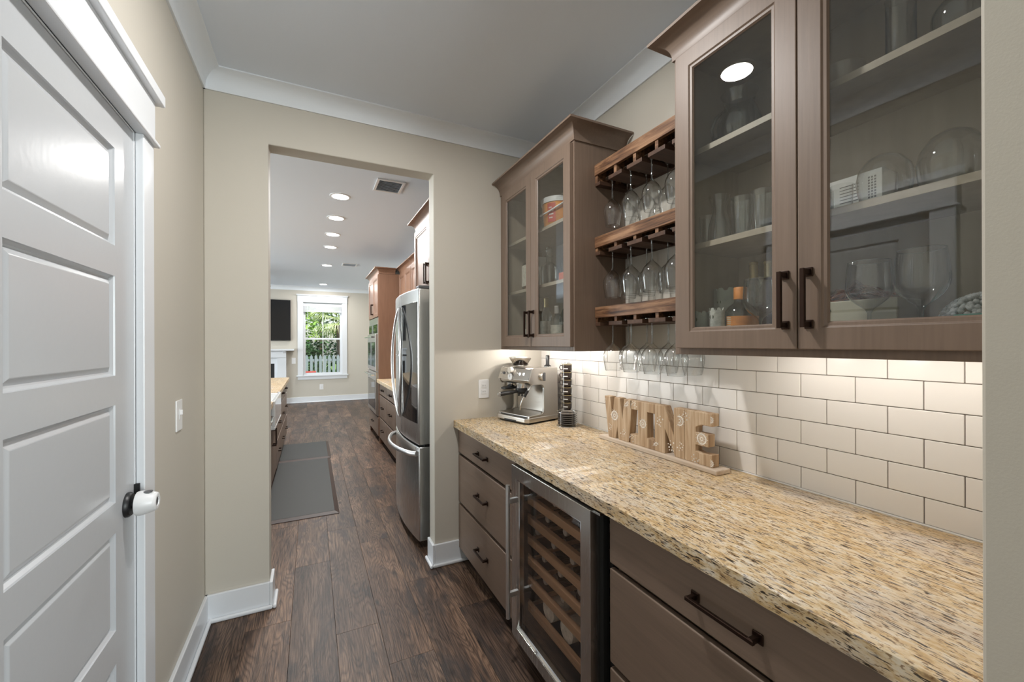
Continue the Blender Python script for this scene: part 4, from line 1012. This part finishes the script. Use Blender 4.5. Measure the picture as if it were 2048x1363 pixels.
lathed('glass_tumbler', 'tall clear tumbler standing on the shelf behind the snack tub handle', 'tumbler', 'glass', [(0, .002), (.026, .002), (.028, .006), (.033, .15)], (1.31, 1.935, B3))
lathed('red_plate_stack', 'red plate on the upper shelf of the cabinet above the espresso machine', 'plate', 'redorange', [(0, 0), (.05, 0), (.085, .014), (.082, .016), (.05, .004), (0, .004)], (1.33, 2.37, B3))
bb = thing('bourbon_bottle', 'square-shouldered spirit bottle with large printed label', 'bottle', (1.275, 2.345, B2))
box('bottle_glass', 'cutglass', bb, 1.245, 1.325, 2.300, 2.395, B2, B2 + .185, .014, seg=4)
MB().lathe([(.024, .183), (.016, .205), (.015, .255)], (1.285, 2.347, B2), 18, cap=False).build('bottle_neck', 'cutglass', bb, smooth=50)
MB().lathe([(.017, .255), (.018, .285), (0, .286)], (1.285, 2.347, B2), 18, cap=False).build('bottle_stopper', 'bottle_dark', bb, smooth=40)
box('spirit', 'amber', bb, 1.252, 1.318, 2.307, 2.388, B2 + .006, B2 + .10, .01)
box('paper_label', 'label', bb, 1.2435, 1.2448, 2.306, 2.390, B2 + .03, B2 + .165, 0)
box('white_gift_box', 'paper', None, 1.36, 1.42, 2.37, 2.45, B2, B2 + .235, .001, label='narrow white box standing behind the spirit bottle', cat='box')
dk = thing('decanter', 'ribbed crystal decanter with stopper on the middle shelf', 'decanter', (1.30, 2.14, B2))
MB().lathe([(0, .003), (.045, .003), (.050, .01), (.052, .10), (.046, .125), (.018, .15), (.016, .18), (.024, .19)], (1.30, 2.14, B2), 48, cap=False, wob=lambda a, h: 1 + .03 * math.cos(16 * a)).build('decanter_body', 'cutglass', dk, smooth=25)
MB().lathe([(.012, .185), (.014, .20), (.022, .215), (.018, .238), (0, .246)], (1.30, 2.14, B2), 16, cap=False).build('stopper', 'cutglass', dk, smooth=40)
lathed('slim_bottle', 'slim clear bottle with a gold collar beside the decanter', 'bottle', 'glass', [(0, .003), (.024, .003), (.026, .01), (.026, .13), (.012, .17), (.011, .24), (.014, .242), (.014, .26), (0, .261)], (1.34, 2.02, B2))
box('orange_carton', 'redorange', None, 1.27, 1.33, 1.86, 1.985, B2, B2 + .058, .002, label='small orange carton on the middle shelf beside the slim bottle', cat='box')
for k, (x, y, H, r, m, f) in enumerate(((1.30, 2.175, .285, .036, 'cutglass', 'gold'), (1.285, 2.03, .225, .036, 'cutglass', 'foil'), (1.32, 1.93, .25, .037, 'bottle_dark', 'foil'), (1.30, 2.40, .20, .036, 'cutglass', 'foil'), (1.39, 2.10, .27, .036, 'bottle_green', 'foil'))):
    o = wine_bottle('spirit_bottle', ('tall clear bottle with a gold neck behind the cabinet pull', 'clear spirit bottle with a cream label beside the gold-necked bottle', 'dark square-labelled bottle nearest the wine racks', 'short clear bottle by the end wall side', 'green bottle standing at the back of the cabinet floor')[k], m, f, 'label', 'bottles on the far cabinet floor', H, r, 'bottle'); move(o, Matrix.Translation((x, y, B1)))
# ------------------------------------------------------------------ refrigerator
fr = thing('refrigerator', 'stainless French-door refrigerator with dark glass door panel', 'refrigerator', (1.05, 3.22, 0))
RY0, RY1 = 2.790, 3.650; RYC = (RY0 + RY1) / 2
def fx(y): u = (y - RYC) / ((RY1 - RY0) / 2); return .622 + .036 * u * u
box('fridge_case', 'fridge_side', fr, .745, 1.45, RY0 + .004, RY1 - .004, .03, 1.775, .004)
box('fridge_base', 'rubber', fr, .76, 1.45, RY0 + .02, RY1 - .02, 0, .03, 0)
def curved(nm, mat, y0, y1, z0, z1, off=0, back=.735, par=fr, bev=.006, n=14):
    pts = [(fx(y0 + (y1 - y0) * i / n) - off, y0 + (y1 - y0) * i / n) for i in range(n + 1)]
    if back is None: poly = pts + [(x + .006, y) for x, y in reversed(pts)]
    else: poly = pts + [(back, y1), (back, y0)]
    return MB().prism(poly, z0, z1, 'Z').build(nm, mat, par, bev, smooth=25)
dn = curved('fridge_door', 'steel', RY0, RYC - .003, .715, 1.79); df = curved('fridge_door', 'steel', RYC + .003, RY1, .715, 1.79)
fz = curved('freezer_drawer', 'steel', RY0, RY1, .055, .700)
curved('glass_panel', 'mirrorblack', RY0 + .030, RYC - .035, .86, 1.70, .003, None, dn, .001)
for s, d, my in ((-1, dn, RYC - .185), (1, df, RYC + .150)):
    pts = []
    for i in range(21):
        u = i / 20; b = math.sin(math.pi * u); y = RYC + s * .018 + (my - RYC - s * .018) * b
        pts.append((fx(y) - .012 - .034 * b ** .6, y, .855 + .83 * u))
    MB().tube(pts, .011, 12, .75).build('door_handle', 'satin', d, smooth=60)
MB().box(.60, .612, RYC - .12, RYC + .10, 1.318, 1.330).build('handle_bridge', 'chrome', dn, .002)
pts = []
for i in range(25):
    u = i / 24; y = RY0 + .045 + (RY1 - RY0 - .09) * u; b = math.sin(math.pi * u) ** .55
    pts.append((fx(y) - .004 - .075 * b, y, .648))
MB().tube(pts, .013, 12, 1.4).build('drawer_handle', 'satin', fz, smooth=60)
curved('handle_recess', 'steel_h', RY0 + .06, RY1 - .06, .640, .695, .0025, None, fz, .001)
box('hinge_cap', 'fridge_side', fr, .66, .80, RY0 + .01, RY0 + .09, 1.79, 1.812, .006)
box('door_seam', 'rubber', fr, .70, .74, RY0 + .012, RY1 - .012, .700, .715, 0)
# ------------------------------------------------------------------ kitchen cabinets on the right-hand wall
def solid_cabinet(label, xf, y0, y1, zb, zt, n, ends, hz, crown_p=.066, st=.05, mat='kcab', hl=.16):
    t = thing('wall_cabinet', label, 'cabinet', ((xf + XB) / 2, (y0 + y1) / 2, zb))
    box('cabinet_body', mat, t, xf, XB - .003, y0, y1, zb, zt, .001)
    w = (y1 - y0 - .012) / n
    for k in range(n):
        a = y0 + .006 + k * w
        hy = None
        if n == 2: hy = a + w - .03 if k == 0 else a + .03
        elif n == 1: hy = a + .03
        frame_door(t, xf - .0205, a + .002, a + w - .002, zb + .012, zt - .014, st, False, hy, hz, mat, hl, mat)
    cab_crown(t, xf, y0, y1, zt - .004, zt + .077, crown_p, ends, mat)
    return t
solid_cabinet('warm brown cabinet above the refrigerator', .85, YB + .03, 3.69, 1.835, 2.415, 2, (False, True), 1.965)
solid_cabinet('warm brown wall cabinet next to the refrigerator cabinet', 1.155, 3.695, 4.47, 1.42, 2.415, 2, (False, False), 1.55)
solid_cabinet('warm brown wall cabinet in the middle of the kitchen run', 1.155, 4.475, 5.25, 1.42, 2.415, 2, (False, False), 1.55)
solid_cabinet('warm brown wall cabinet beside the oven tower', 1.155, 5.255, 6.035, 1.42, 2.415, 2, (False, False), 1.55)
gk = 'drawer cabinets along the kitchen run'
for k, (a, b) in enumerate(((3.70, 4.20), (4.203, 4.815), (4.818, 5.428), (5.431, 6.035))):
    drawer_cabinet(('three-drawer kitchen base cabinet next to the refrigerator', 'three-drawer kitchen base cabinet, second from the refrigerator', 'three-drawer kitchen base cabinet, third from the refrigerator', 'three-drawer kitchen base cabinet beside the oven tower')[k], .862, a, b, ROWS, 'cab_h', 'kcab', group=gk, hl=.14)
worktop('granite_worktop', 'golden granite worktop between the refrigerator and the oven tower', .825, XB - .001, 3.70, 6.035, .870, .914, chisel=False, ny=4)
# oven tower
ot = thing('oven_tower', 'tall warm brown oven cabinet with a stainless double oven', 'cabinet', (1.17, 6.55, 0))
TY0, TY1 = 6.04, 7.06
MB().box(.862, XB - .003, TY0, TY0 + .019, .0, 2.415).build('side_panel', 'kcab', ot, .001)
MB().box(.862, XB - .003, TY1 - .019, TY1, .0, 2.415).build('side_panel', 'kcab', ot, .001)
box('tower_body', 'kcab', ot, .872, XB - .003, TY0 + .019, TY1 - .019, .10, 2.415, 0)
box('stile', 'kcab', ot, .855, .872, TY0 + .002, TY0 + .05, .1, 2.413, .001); box('stile', 'kcab', ot, .855, .872, TY1 - .05, TY1 - .002, .1, 2.413, .001)
ym = (TY0 + TY1) / 2
frame_door(ot, .842, TY0 + .008, ym - .002, 1.80, 2.40, .05, False, ym - .03, 1.93, 'kcab', .16, 'kcab'); frame_door(ot, .842, ym + .002, TY1 - .008, 1.80, 2.40, .05, False, ym + .03, 1.93, 'kcab', .16, 'kcab')
dz = box('drawer', 'cab_h', ot, .842, .862, TY0 + .008, TY1 - .008, .11, .36, .002); pull_h(dz, .842, ym, .25, .16)
ov = box('oven_front', 'steel_h', ot, .846, .862, TY0 + .05, TY1 - .05, .38, 1.70, .002)
box('control_panel', 'blackglass', ov, .840, .848, TY0 + .055, TY1 - .055, 1.565, 1.695, .002)
box('trim_panel', 'steel_h', ot, .848, .862, TY0 + .05, TY1 - .05, 1.70, 1.79, .001)
for nm, z0, z1 in (('upper', 1.02, 1.555), ('lower', .40, 1.005)):
    dvr = box('oven_door', 'steel_h', ot, .820, .846, TY0 + .055, TY1 - .055, z0, z1, .003)
    box('oven_glass', 'blackglass', dvr, .8175, .8205, TY0 + .13, TY1 - .13, z0 + .06, z1 - .12, .001)
    MB().tube([(.775, TY0 + .10, z1 - .045), (.775, TY1 - .10, z1 - .045)], .011, 12).box(.775, .82, TY0 + .12, TY0 + .14, z1 - .054, z1 - .036).box(.775, .82, TY1 - .14, TY1 - .12, z1 - .054, z1 - .036).build('oven_handle', 'chrome', dvr, smooth=50)
cab_crown(ot, .862, TY0, TY1, 2.411, 2.492, .066, (True, True), 'kcab', 1.085)
# ------------------------------------------------------------------ island
IX = -.335
def island_unit(name, label, y0, y1, kind, cat='cabinet'):
    t = thing(name, label, cat, (-.65, (y0 + y1) / 2, 0))
    box('cabinet_body', 'kcab', t, -.95, IX - .0205, y0, y1, .10, .868 if kind != 'sink' else .66, .001)
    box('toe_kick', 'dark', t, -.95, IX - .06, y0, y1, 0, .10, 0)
    def front(nm, a, b, z0, z1, mat='cab_h'): return box(nm, mat, t, IX - .02, IX, a, b, z0, z1, .003)
    def hpull(par, yc, z, L=.14):
        MB().box(IX + .024, IX + .033, yc - L / 2, yc + L / 2, z - .005, z + .005).box(IX, IX + .026, yc - L / 2 + .003, yc - L / 2 + .015, z - .006, z + .006).box(IX, IX + .026, yc + L / 2 - .015, yc + L / 2 - .003, z - .006, z + .006).build('handle', 'bronze', par, .001, seg=1)
    def vpull(par, y, z, L=.16):
        MB().box(IX + .026, IX + .036, y - .0055, y + .0055, z - L / 2, z + L / 2).box(IX, IX + .028, y - .006, y + .006, z - L / 2 + .001, z - L / 2 + .015).box(IX, IX + .028, y - .006, y + .006, z + L / 2 - .015, z + L / 2 - .001).build('handle', 'bronze', par, .001, seg=1)
    if kind == 'drawers':
        for a, b in ROWS:
            d = front('drawer', y0 + .004, y1 - .004, a, b); hpull(d, (y0 + y1) / 2, b - .5 * (b - a) if b - a > .2 else b - .06)
    elif kind == 'sink':
        ym = (y0 + y1) / 2
        for a, b, hy in ((y0 + .004, ym - .002, ym - .035), (ym + .002, y1 - .004, ym + .035)):
            d = front('door', a, b, .11, .645, 'cab'); vpull(d, hy, .53)
    elif kind == 'dish':
        d = front('dishwasher_door', y0 + .004, y1 - .004, .11, .855, 'steel_h')
        MB().tube([(IX + .002, y0 + .05, .80), (IX + .045, y0 + .09, .80), (IX + .05, (y0 + y1) / 2, .80), (IX + .045, y1 - .09, .80), (IX + .002, y1 - .05, .80)], .012, 12).build('towel_bar_handle', 'chrome', d, smooth=60)
    return t
island_unit('dishwasher', 'steel-fronted dishwasher in the island with a bowed bar handle', 3.40, 4.02, 'dish', 'dishwasher')
island_unit('sink_cabinet', 'two-door island base cabinet under the white apron sink', 4.023, 4.945, 'sink')
island_unit('island_cabinet', 'three-drawer island cabinet next to the apron sink', 4.948, 5.60, 'drawers')
island_unit('island_cabinet', 'three-drawer island cabinet between the other two drawer units', 5.603, 6.27, 'drawers')
island_unit('island_cabinet', 'three-drawer cabinet at the living room end of the island', 6.273, 6.94, 'drawers')
SY0, SY1 = 4.10, 4.87
wt = MB().box(-1.45, -.30, 3.30, SY0 - .002, .870, .914).box(-1.45, -.30, SY1 + .002, 7.0, .870, .914).box(-1.45, -.80, SY0 - .002, SY1 + .002, .870, .914)
wt.build('island_worktop', 'granite', None, label='golden granite island worktop around the white apron sink', cat='worktop')
box('kitchen_island', 'kcab', None, -1.20, -.955, 3.40, 6.94, 0, .868, .002, label='warm brown far half of the kitchen island below the worktop overhang', cat='cabinet')
sk = thing('apron_sink', 'white fireclay apron sink set into the island', 'sink', (-.53, 4.485, .665))
MB().box(-.79, -.285, SY0, SY1, .664, .690).box(-.315, -.285, SY0, SY1, .690, .918).box(-.79, -.77, SY0, SY1, .690, .909).box(-.77, -.315, SY0, SY0 + .022, .690, .909).box(-.77, -.315, SY1 - .022, SY1, .690, .909).build('sink_bowl', 'porcelain', sk, .008, seg=3)
fc = MB().tube([(-.83, 4.485, .915), (-.83, 4.485, 1.18), (-.80, 4.485, 1.26), (-.72, 4.485, 1.29), (-.64, 4.485, 1.25), (-.62, 4.485, 1.17)], .013, 12).build('faucet', 'chrome', None, smooth=60, label='tall chrome gooseneck faucet behind the apron sink', cat='faucet')
# ------------------------------------------------------------------ floor mats
def floormat(label, x0, x1, y0, y1):
    t = thing('floor_mat', label, 'mat', ((x0 + x1) / 2, (y0 + y1) / 2, .0005), 'cushioned mats along the island')
    b = .035
    vs = [(x0, y0, .0005), (x1, y0, .0005), (x1, y1, .0005), (x0, y1, .0005), (x0, y0, .004), (x1, y0, .004), (x1, y1, .004), (x0, y1, .004),
          (x0 + b, y0 + b, .019), (x1 - b, y0 + b, .019), (x1 - b, y1 - b, .019), (x0 + b, y1 - b, .019)]
    MB().add(vs, [(3, 2, 1, 0)] + [(k, (k + 1) % 4, 4 + (k + 1) % 4, 4 + k) for k in range(4)] + [(4 + k, 4 + (k + 1) % 4, 8 + (k + 1) % 4, 8 + k) for k in range(4)] + [(8, 9, 10, 11)]).build('mat_edge', 'mat_edge', t, .003)
    box('mat_pad', 'mat', t, x0 + b, x1 - b, y0 + b, y1 - b, .0185, .0205, .001)
floormat('long dark cushioned floor mat beside the apron sink', -.385, .205, 3.70, 5.53)
floormat('short dark cushioned floor mat beyond the long one', -.385, .215, 5.555, 6.50)
# ------------------------------------------------------------------ living room end: window, fireplace, television
wd = thing('window_1', None, None, (.252, YF, .6), kind='structure')
yw = YF
MB().box(-.300, WX0, yw - .022, yw, .66, 2.43).build('window_casing', 'trim', wd, .003)
MB().box(WX1, .805, yw - .022, yw, .66, 2.43).build('window_casing', 'trim', wd, .003)
MB().box(-.305, .81, yw - .026, yw, 2.43, 2.585).box(-.325, .83, yw - .05, yw, 2.585, 2.615).build('window_head', 'trim', wd, .003)
MB().box(-.325, .83, yw - .05, yw + .03, .632, .662).build('window_sill', 'trim', wd, .004)
MB().box(-.300, .805, yw - .020, yw, .555, .632).build('window_apron', 'trim', wd, .003)
MB().box(WX0, WX0 + .012, yw, yw + .12, WZ0, WZ1).box(WX1 - .012, WX1, yw, yw + .12, WZ0, WZ1).box(WX0, WX1, yw, yw + .12, WZ1 - .012, WZ1).box(WX0, WX1, yw, yw + .12, WZ0 - .0, WZ0 + .012).build('window_jamb', 'trim', wd)
def sash(y, z0, z1, nm):
    a, b = WX0 + .012, WX1 - .012; f = .042
    s_ = MB().box(a, a + f, y, y + .035, z0, z1).box(b - f, b, y, y + .035, z0, z1).box(a + f, b - f, y, y + .035, z0, z0 + f).box(a + f, b - f, y, y + .035, z1 - f, z1).box((a + b) / 2 - .009, (a + b) / 2 + .009, y + .005, y + .03, z0 + f, z1 - f).build('sash', 'trim', wd, .002)
    MB().box(a + f, b - f, y + .015, y + .019, z0 + f, z1 - f).build('pane', 'pane', s_)
sash(yw + .035, WZ0 + .012, 1.565, 'l'); sash(yw + .075, 1.525, WZ1 - .012, 'u')
bl = thing('window_blind', 'white slatted blind pulled up at the top of the garden window', 'blind', (.252, yw + .02, 2.2))
box('head_rail', 'trim', bl, WX0 + .014, WX1 - .014, yw + .002, yw + .032, 2.33, 2.395, .002)
for k in range(14): box('slat', 'trim', bl, WX0 + .018, WX1 - .018, yw + .003, yw + .031, 2.222 + k * .0078, 2.2265 + k * .0078, 0)
box('bottom_rail', 'trim', bl, WX0 + .018, WX1 - .018, yw + .003, yw + .031, 2.196, 2.218, .002)
MB().tube([(-.085, yw + .004, 2.33), (-.08, yw + .004, 1.55)], .0035, 6).build('wand', 'trim', bl)
# fireplace and mantel
fp = thing('fireplace', 'white painted fireplace with mantel shelf and dark firebox', 'fireplace', (-1.25, YF, 0))
FX0, FX1 = -2.12, -.535
MB().box(FX0, FX0 + .19, YF - .13, YF - .001, 0, 1.10).build('pilaster', 'trim', fp, .004); MB().box(FX1 - .19, FX1, YF - .13, YF - .001, 0, 1.10).build('pilaster', 'trim', fp, .004)
MB().box(FX0, FX1, YF - .15, YF - .001, 1.10, 1.255).build('frieze', 'trim', fp, .004)
MB().box(FX0 + .19, FX1 - .19, YF - .06, YF - .001, .96, 1.10).box(FX0 + .19, FX0 + .245, YF - .06, YF - .001, 0, .96).box(FX1 - .245, FX1 - .19, YF - .06, YF - .001, 0, .96).build('surround', 'trim', fp, .003)
MB().box(FX0 + .245, FX1 - .245, YF - .05, YF - .001, .0, .96).build('firebox', 'hood', fp)
MB().box(FX0 - .16, FX1 + .165, YF - .24, YF - .001, 1.262, 1.300).build('mantel_shelf', 'trim', fp, .006)
for x in (FX0 + .04, FX1 - .04): MB().prism([(YF - .21, 1.262), (YF - .002, 1.262), (YF - .002, 1.11), (YF - .10, 1.15)], x - .03, x + .03, 'X').build('corbel', 'trim', fp, .004)
tv = thing('television', 'large black flat television on the wall above the fireplace', 'television', (-1.29, YF, 1.5))
box('tv_case', 'black', tv, -2.135, -.446, YF - .055, YF - .004, 1.495, 2.458, .004); box('tv_screen', 'tvscreen', tv, -2.123, -.458, YF - .0565, YF - .0545, 1.512, 2.446, 0)
# ceiling fan, one blade of it reaching past the opening
cf = thing('ceiling_fan', 'dark ceiling fan in the living room, mostly hidden by the opening', 'ceiling fan', (-1.37, 8.9, ZC))
MB().lathe([(0, ZC), (.075, ZC), (.07, ZC - .03), (.015, ZC - .04), (.015, ZC - .24), (.09, ZC - .25), (.10, ZC - .33), (.06, ZC - .37), (0, ZC - .38)], (-1.37, 8.9, 0), 24).build('motor', 'bronze', cf, smooth=40)
for k in range(5):
    a = R(72 * k); c, s = math.cos(a), math.sin(a)
    pts = [(.09, -.03), (.25, -.06), (.64, -.065), (.685, 0), (.64, .065), (.25, .06), (.09, .03)]
    MB().prism([(-1.37 + c * u - s * v, 8.9 + s * u + c * v) for u, v in pts], ZC - .305, ZC - .293, 'Z').build('blade', 'bronze', cf, .002)
# ------------------------------------------------------------------ garden
g = MB().box(-14, 16, YF + .125, 40, -.35, -.30).build('garden_ground', 'grass', None, kind='structure')
fc_ = thing('picket_fence', 'white picket fence coloured as if in shade, across the garden', 'fence', (.6, 15.6, -.3))
box('fence_rail', 'fence', fc_, -2.2, 3.4, 15.62, 15.66, .14, .22, .002); box('fence_rail', 'fence', fc_, -2.2, 3.4, 15.62, 15.66, .82, .90, .002)
pk = None
for k in range(40):
    x = -2.15 + k * .14
    if pk is None:
        pk = MB().prism([(x, -.29), (x + .085, -.29), (x + .085, .98), (x + .0425, 1.06), (x, .98)], 15.598, 15.618, 'Y').build('picket', 'fence', fc_, .002); px0 = x
    else:
        o = pk.copy(); COL.objects.link(o); adopt(o, fc_, Matrix.Translation((x - px0, 0, 0)) @ wm(pk))
def leaves(t, nm, mat, c, rad, n, size, seed):
    rn = random.Random(seed); vs = []; fs = []
    for i in range(n):
        while True:
            p = Vector((rn.uniform(-1, 1), rn.uniform(-1, 1), rn.uniform(-1, 1)))
            if .35 < p.length < 1: break
        bumpy = 1 + .18 * math.sin(5 * p.x + seed) * math.cos(6 * p.z)
        q = Vector((c[0] + p.x * rad[0] * bumpy, c[1] + p.y * rad[1] * bumpy, c[2] + p.z * rad[2] * bumpy))
        d = Vector((rn.uniform(-1, 1), rn.uniform(-1, .2), rn.uniform(-.8, .5))).normalized(); e = d.cross(Vector((rn.uniform(-1, 1), rn.uniform(-1, 1), 1))).normalized()
        L = size * rn.uniform(.6, 1.3); b = len(vs)
        vs += [q, q + d * L * .5 + e * L * .28, q + d * L, q + d * L * .5 - e * L * .28]; fs.append((b, b + 1, b + 2, b + 3))
    return MB().add(vs, fs).build(nm, mat, t, kind='stuff')
def shrub(name, label, mat, x, y, z0, rx, ry, rz, n, size, seed, cat='tree'):
    t = thing(name, label, cat, (x, y, -.3), 'trees in the garden')
    MB().tube([(x, y, -.3), (x + .05, y, z0 - rz * .3), (x - .05, y, z0 + rz * .4)], [.10, .08, .03], 8).build('trunk', 'bark', t, smooth=60)
    leaves(t, 'foliage', mat, (x, y, z0), (rx, ry, rz), n, size, seed); return t
shrub('leafy_tree', 'bright green leafy tree behind the window, left of the palm', 'leaf_a', -.85, 19.6, 2.7, 1.30, .9, 1.45, 2600, .17, 1)
shrub('leafy_tree', 'deep green tree filling the back of the garden', 'leaf_b', .4, 24.0, 2.6, 4.6, 1.4, 4.0, 6000, .26, 2)
shrub('leafy_tree', 'dark shrub behind the picket fence', 'leaf_b', -.6, 16.6, .75, 1.0, .45, .8, 1800, .16, 3)
shrub('leafy_tree', 'dark green tree at the right side of the garden', 'leaf_b', 3.6, 19.8, 2.0, 1.9, 1.0, 2.6, 2600, .22, 4)
shrub('flowering_bush', 'low bright bush in front of the picket fence', 'leaf_a', -.05, 15.1, .12, .55, .28, .42, 900, .10, 5, 'bush')
pm = thing('palm_tree', 'pale green palm with drooping fan fronds behind the fence', 'palm', (.95, 16.9, -.3))
MB().tube([(.95, 16.9, -.3), (1.0, 16.9, .8), (.97, 16.9, 2.2)], [.17, .15, .13], 10).build('trunk', 'bark', pm, smooth=60)
rn = random.Random(4)
for k in range(30):
    a = 2 * math.pi * k / 30 + rn.uniform(-.1, .1); el = rn.uniform(-.55, 1.0); L = rn.uniform(.85, 1.25)
    d = Vector((math.cos(a) * math.cos(el), math.sin(a) * math.cos(el), math.sin(el)))
    base = Vector((.97, 16.9, 2.3)); mid = base + d * L * .55
    sd = d.cross(Vector((0, 0, 1))).normalized(); up = sd.cross(d)
    vs = []; fs = []
    for j in range(15):
        ph = (j - 7) / 7 * 1.25; dd_ = (d * math.cos(ph) + sd * math.sin(ph)).normalized(); b = len(vs); w = sd * math.cos(ph) * .018 - d * math.sin(ph) * .018
        tip = mid + dd_ * L * .62 + Vector((0, 0, -.22 * L)); m2 = mid + dd_ * L * .36
        vs += [mid, m2 + w, tip, m2 - w]; fs.append((b, b + 1, b + 2, b + 3))
    b = len(vs); vs += [base - sd * .012, mid - sd * .012, mid + sd * .012, base + sd * .012]; fs.append((b, b + 1, b + 2, b + 3))
    MB().add(vs, fs).build('frond', 'leaf_p', pm)
# garden bench and table by the fence
bn = thing('garden_lounger', 'dark sling garden lounger in front of the picket fence', 'garden chair', (.95, 14.2, -.3))
MB().prism([(.45, .10), (.55, .06), (1.15, .10), (1.45, .55), (1.40, .57), (1.12, .16), (.55, .12)], 13.9, 14.4, 'Y').build('sling_seat', 'rubber', bn, .004)
for x in (.6, 1.15):
    for y in (13.92, 14.38): MB().tube([(x, y, -.3), (x + .02, y, .12)], .018, 8).build('leg', 'rubber', bn, smooth=60)
gt = thing('garden_table', 'dark red garden table by the picket fence', 'table', (-.45, 14.3, -.3))
box('table_top', 'red', gt, -.95, .12, 13.8, 14.3, .50, .57, .004)
for x in (-.9, .05):
    for y in (13.85, 14.25): MB().tube([(x, y, -.3), (x, y, .5)], .02, 8).build('leg', 'rubber', gt, smooth=60)
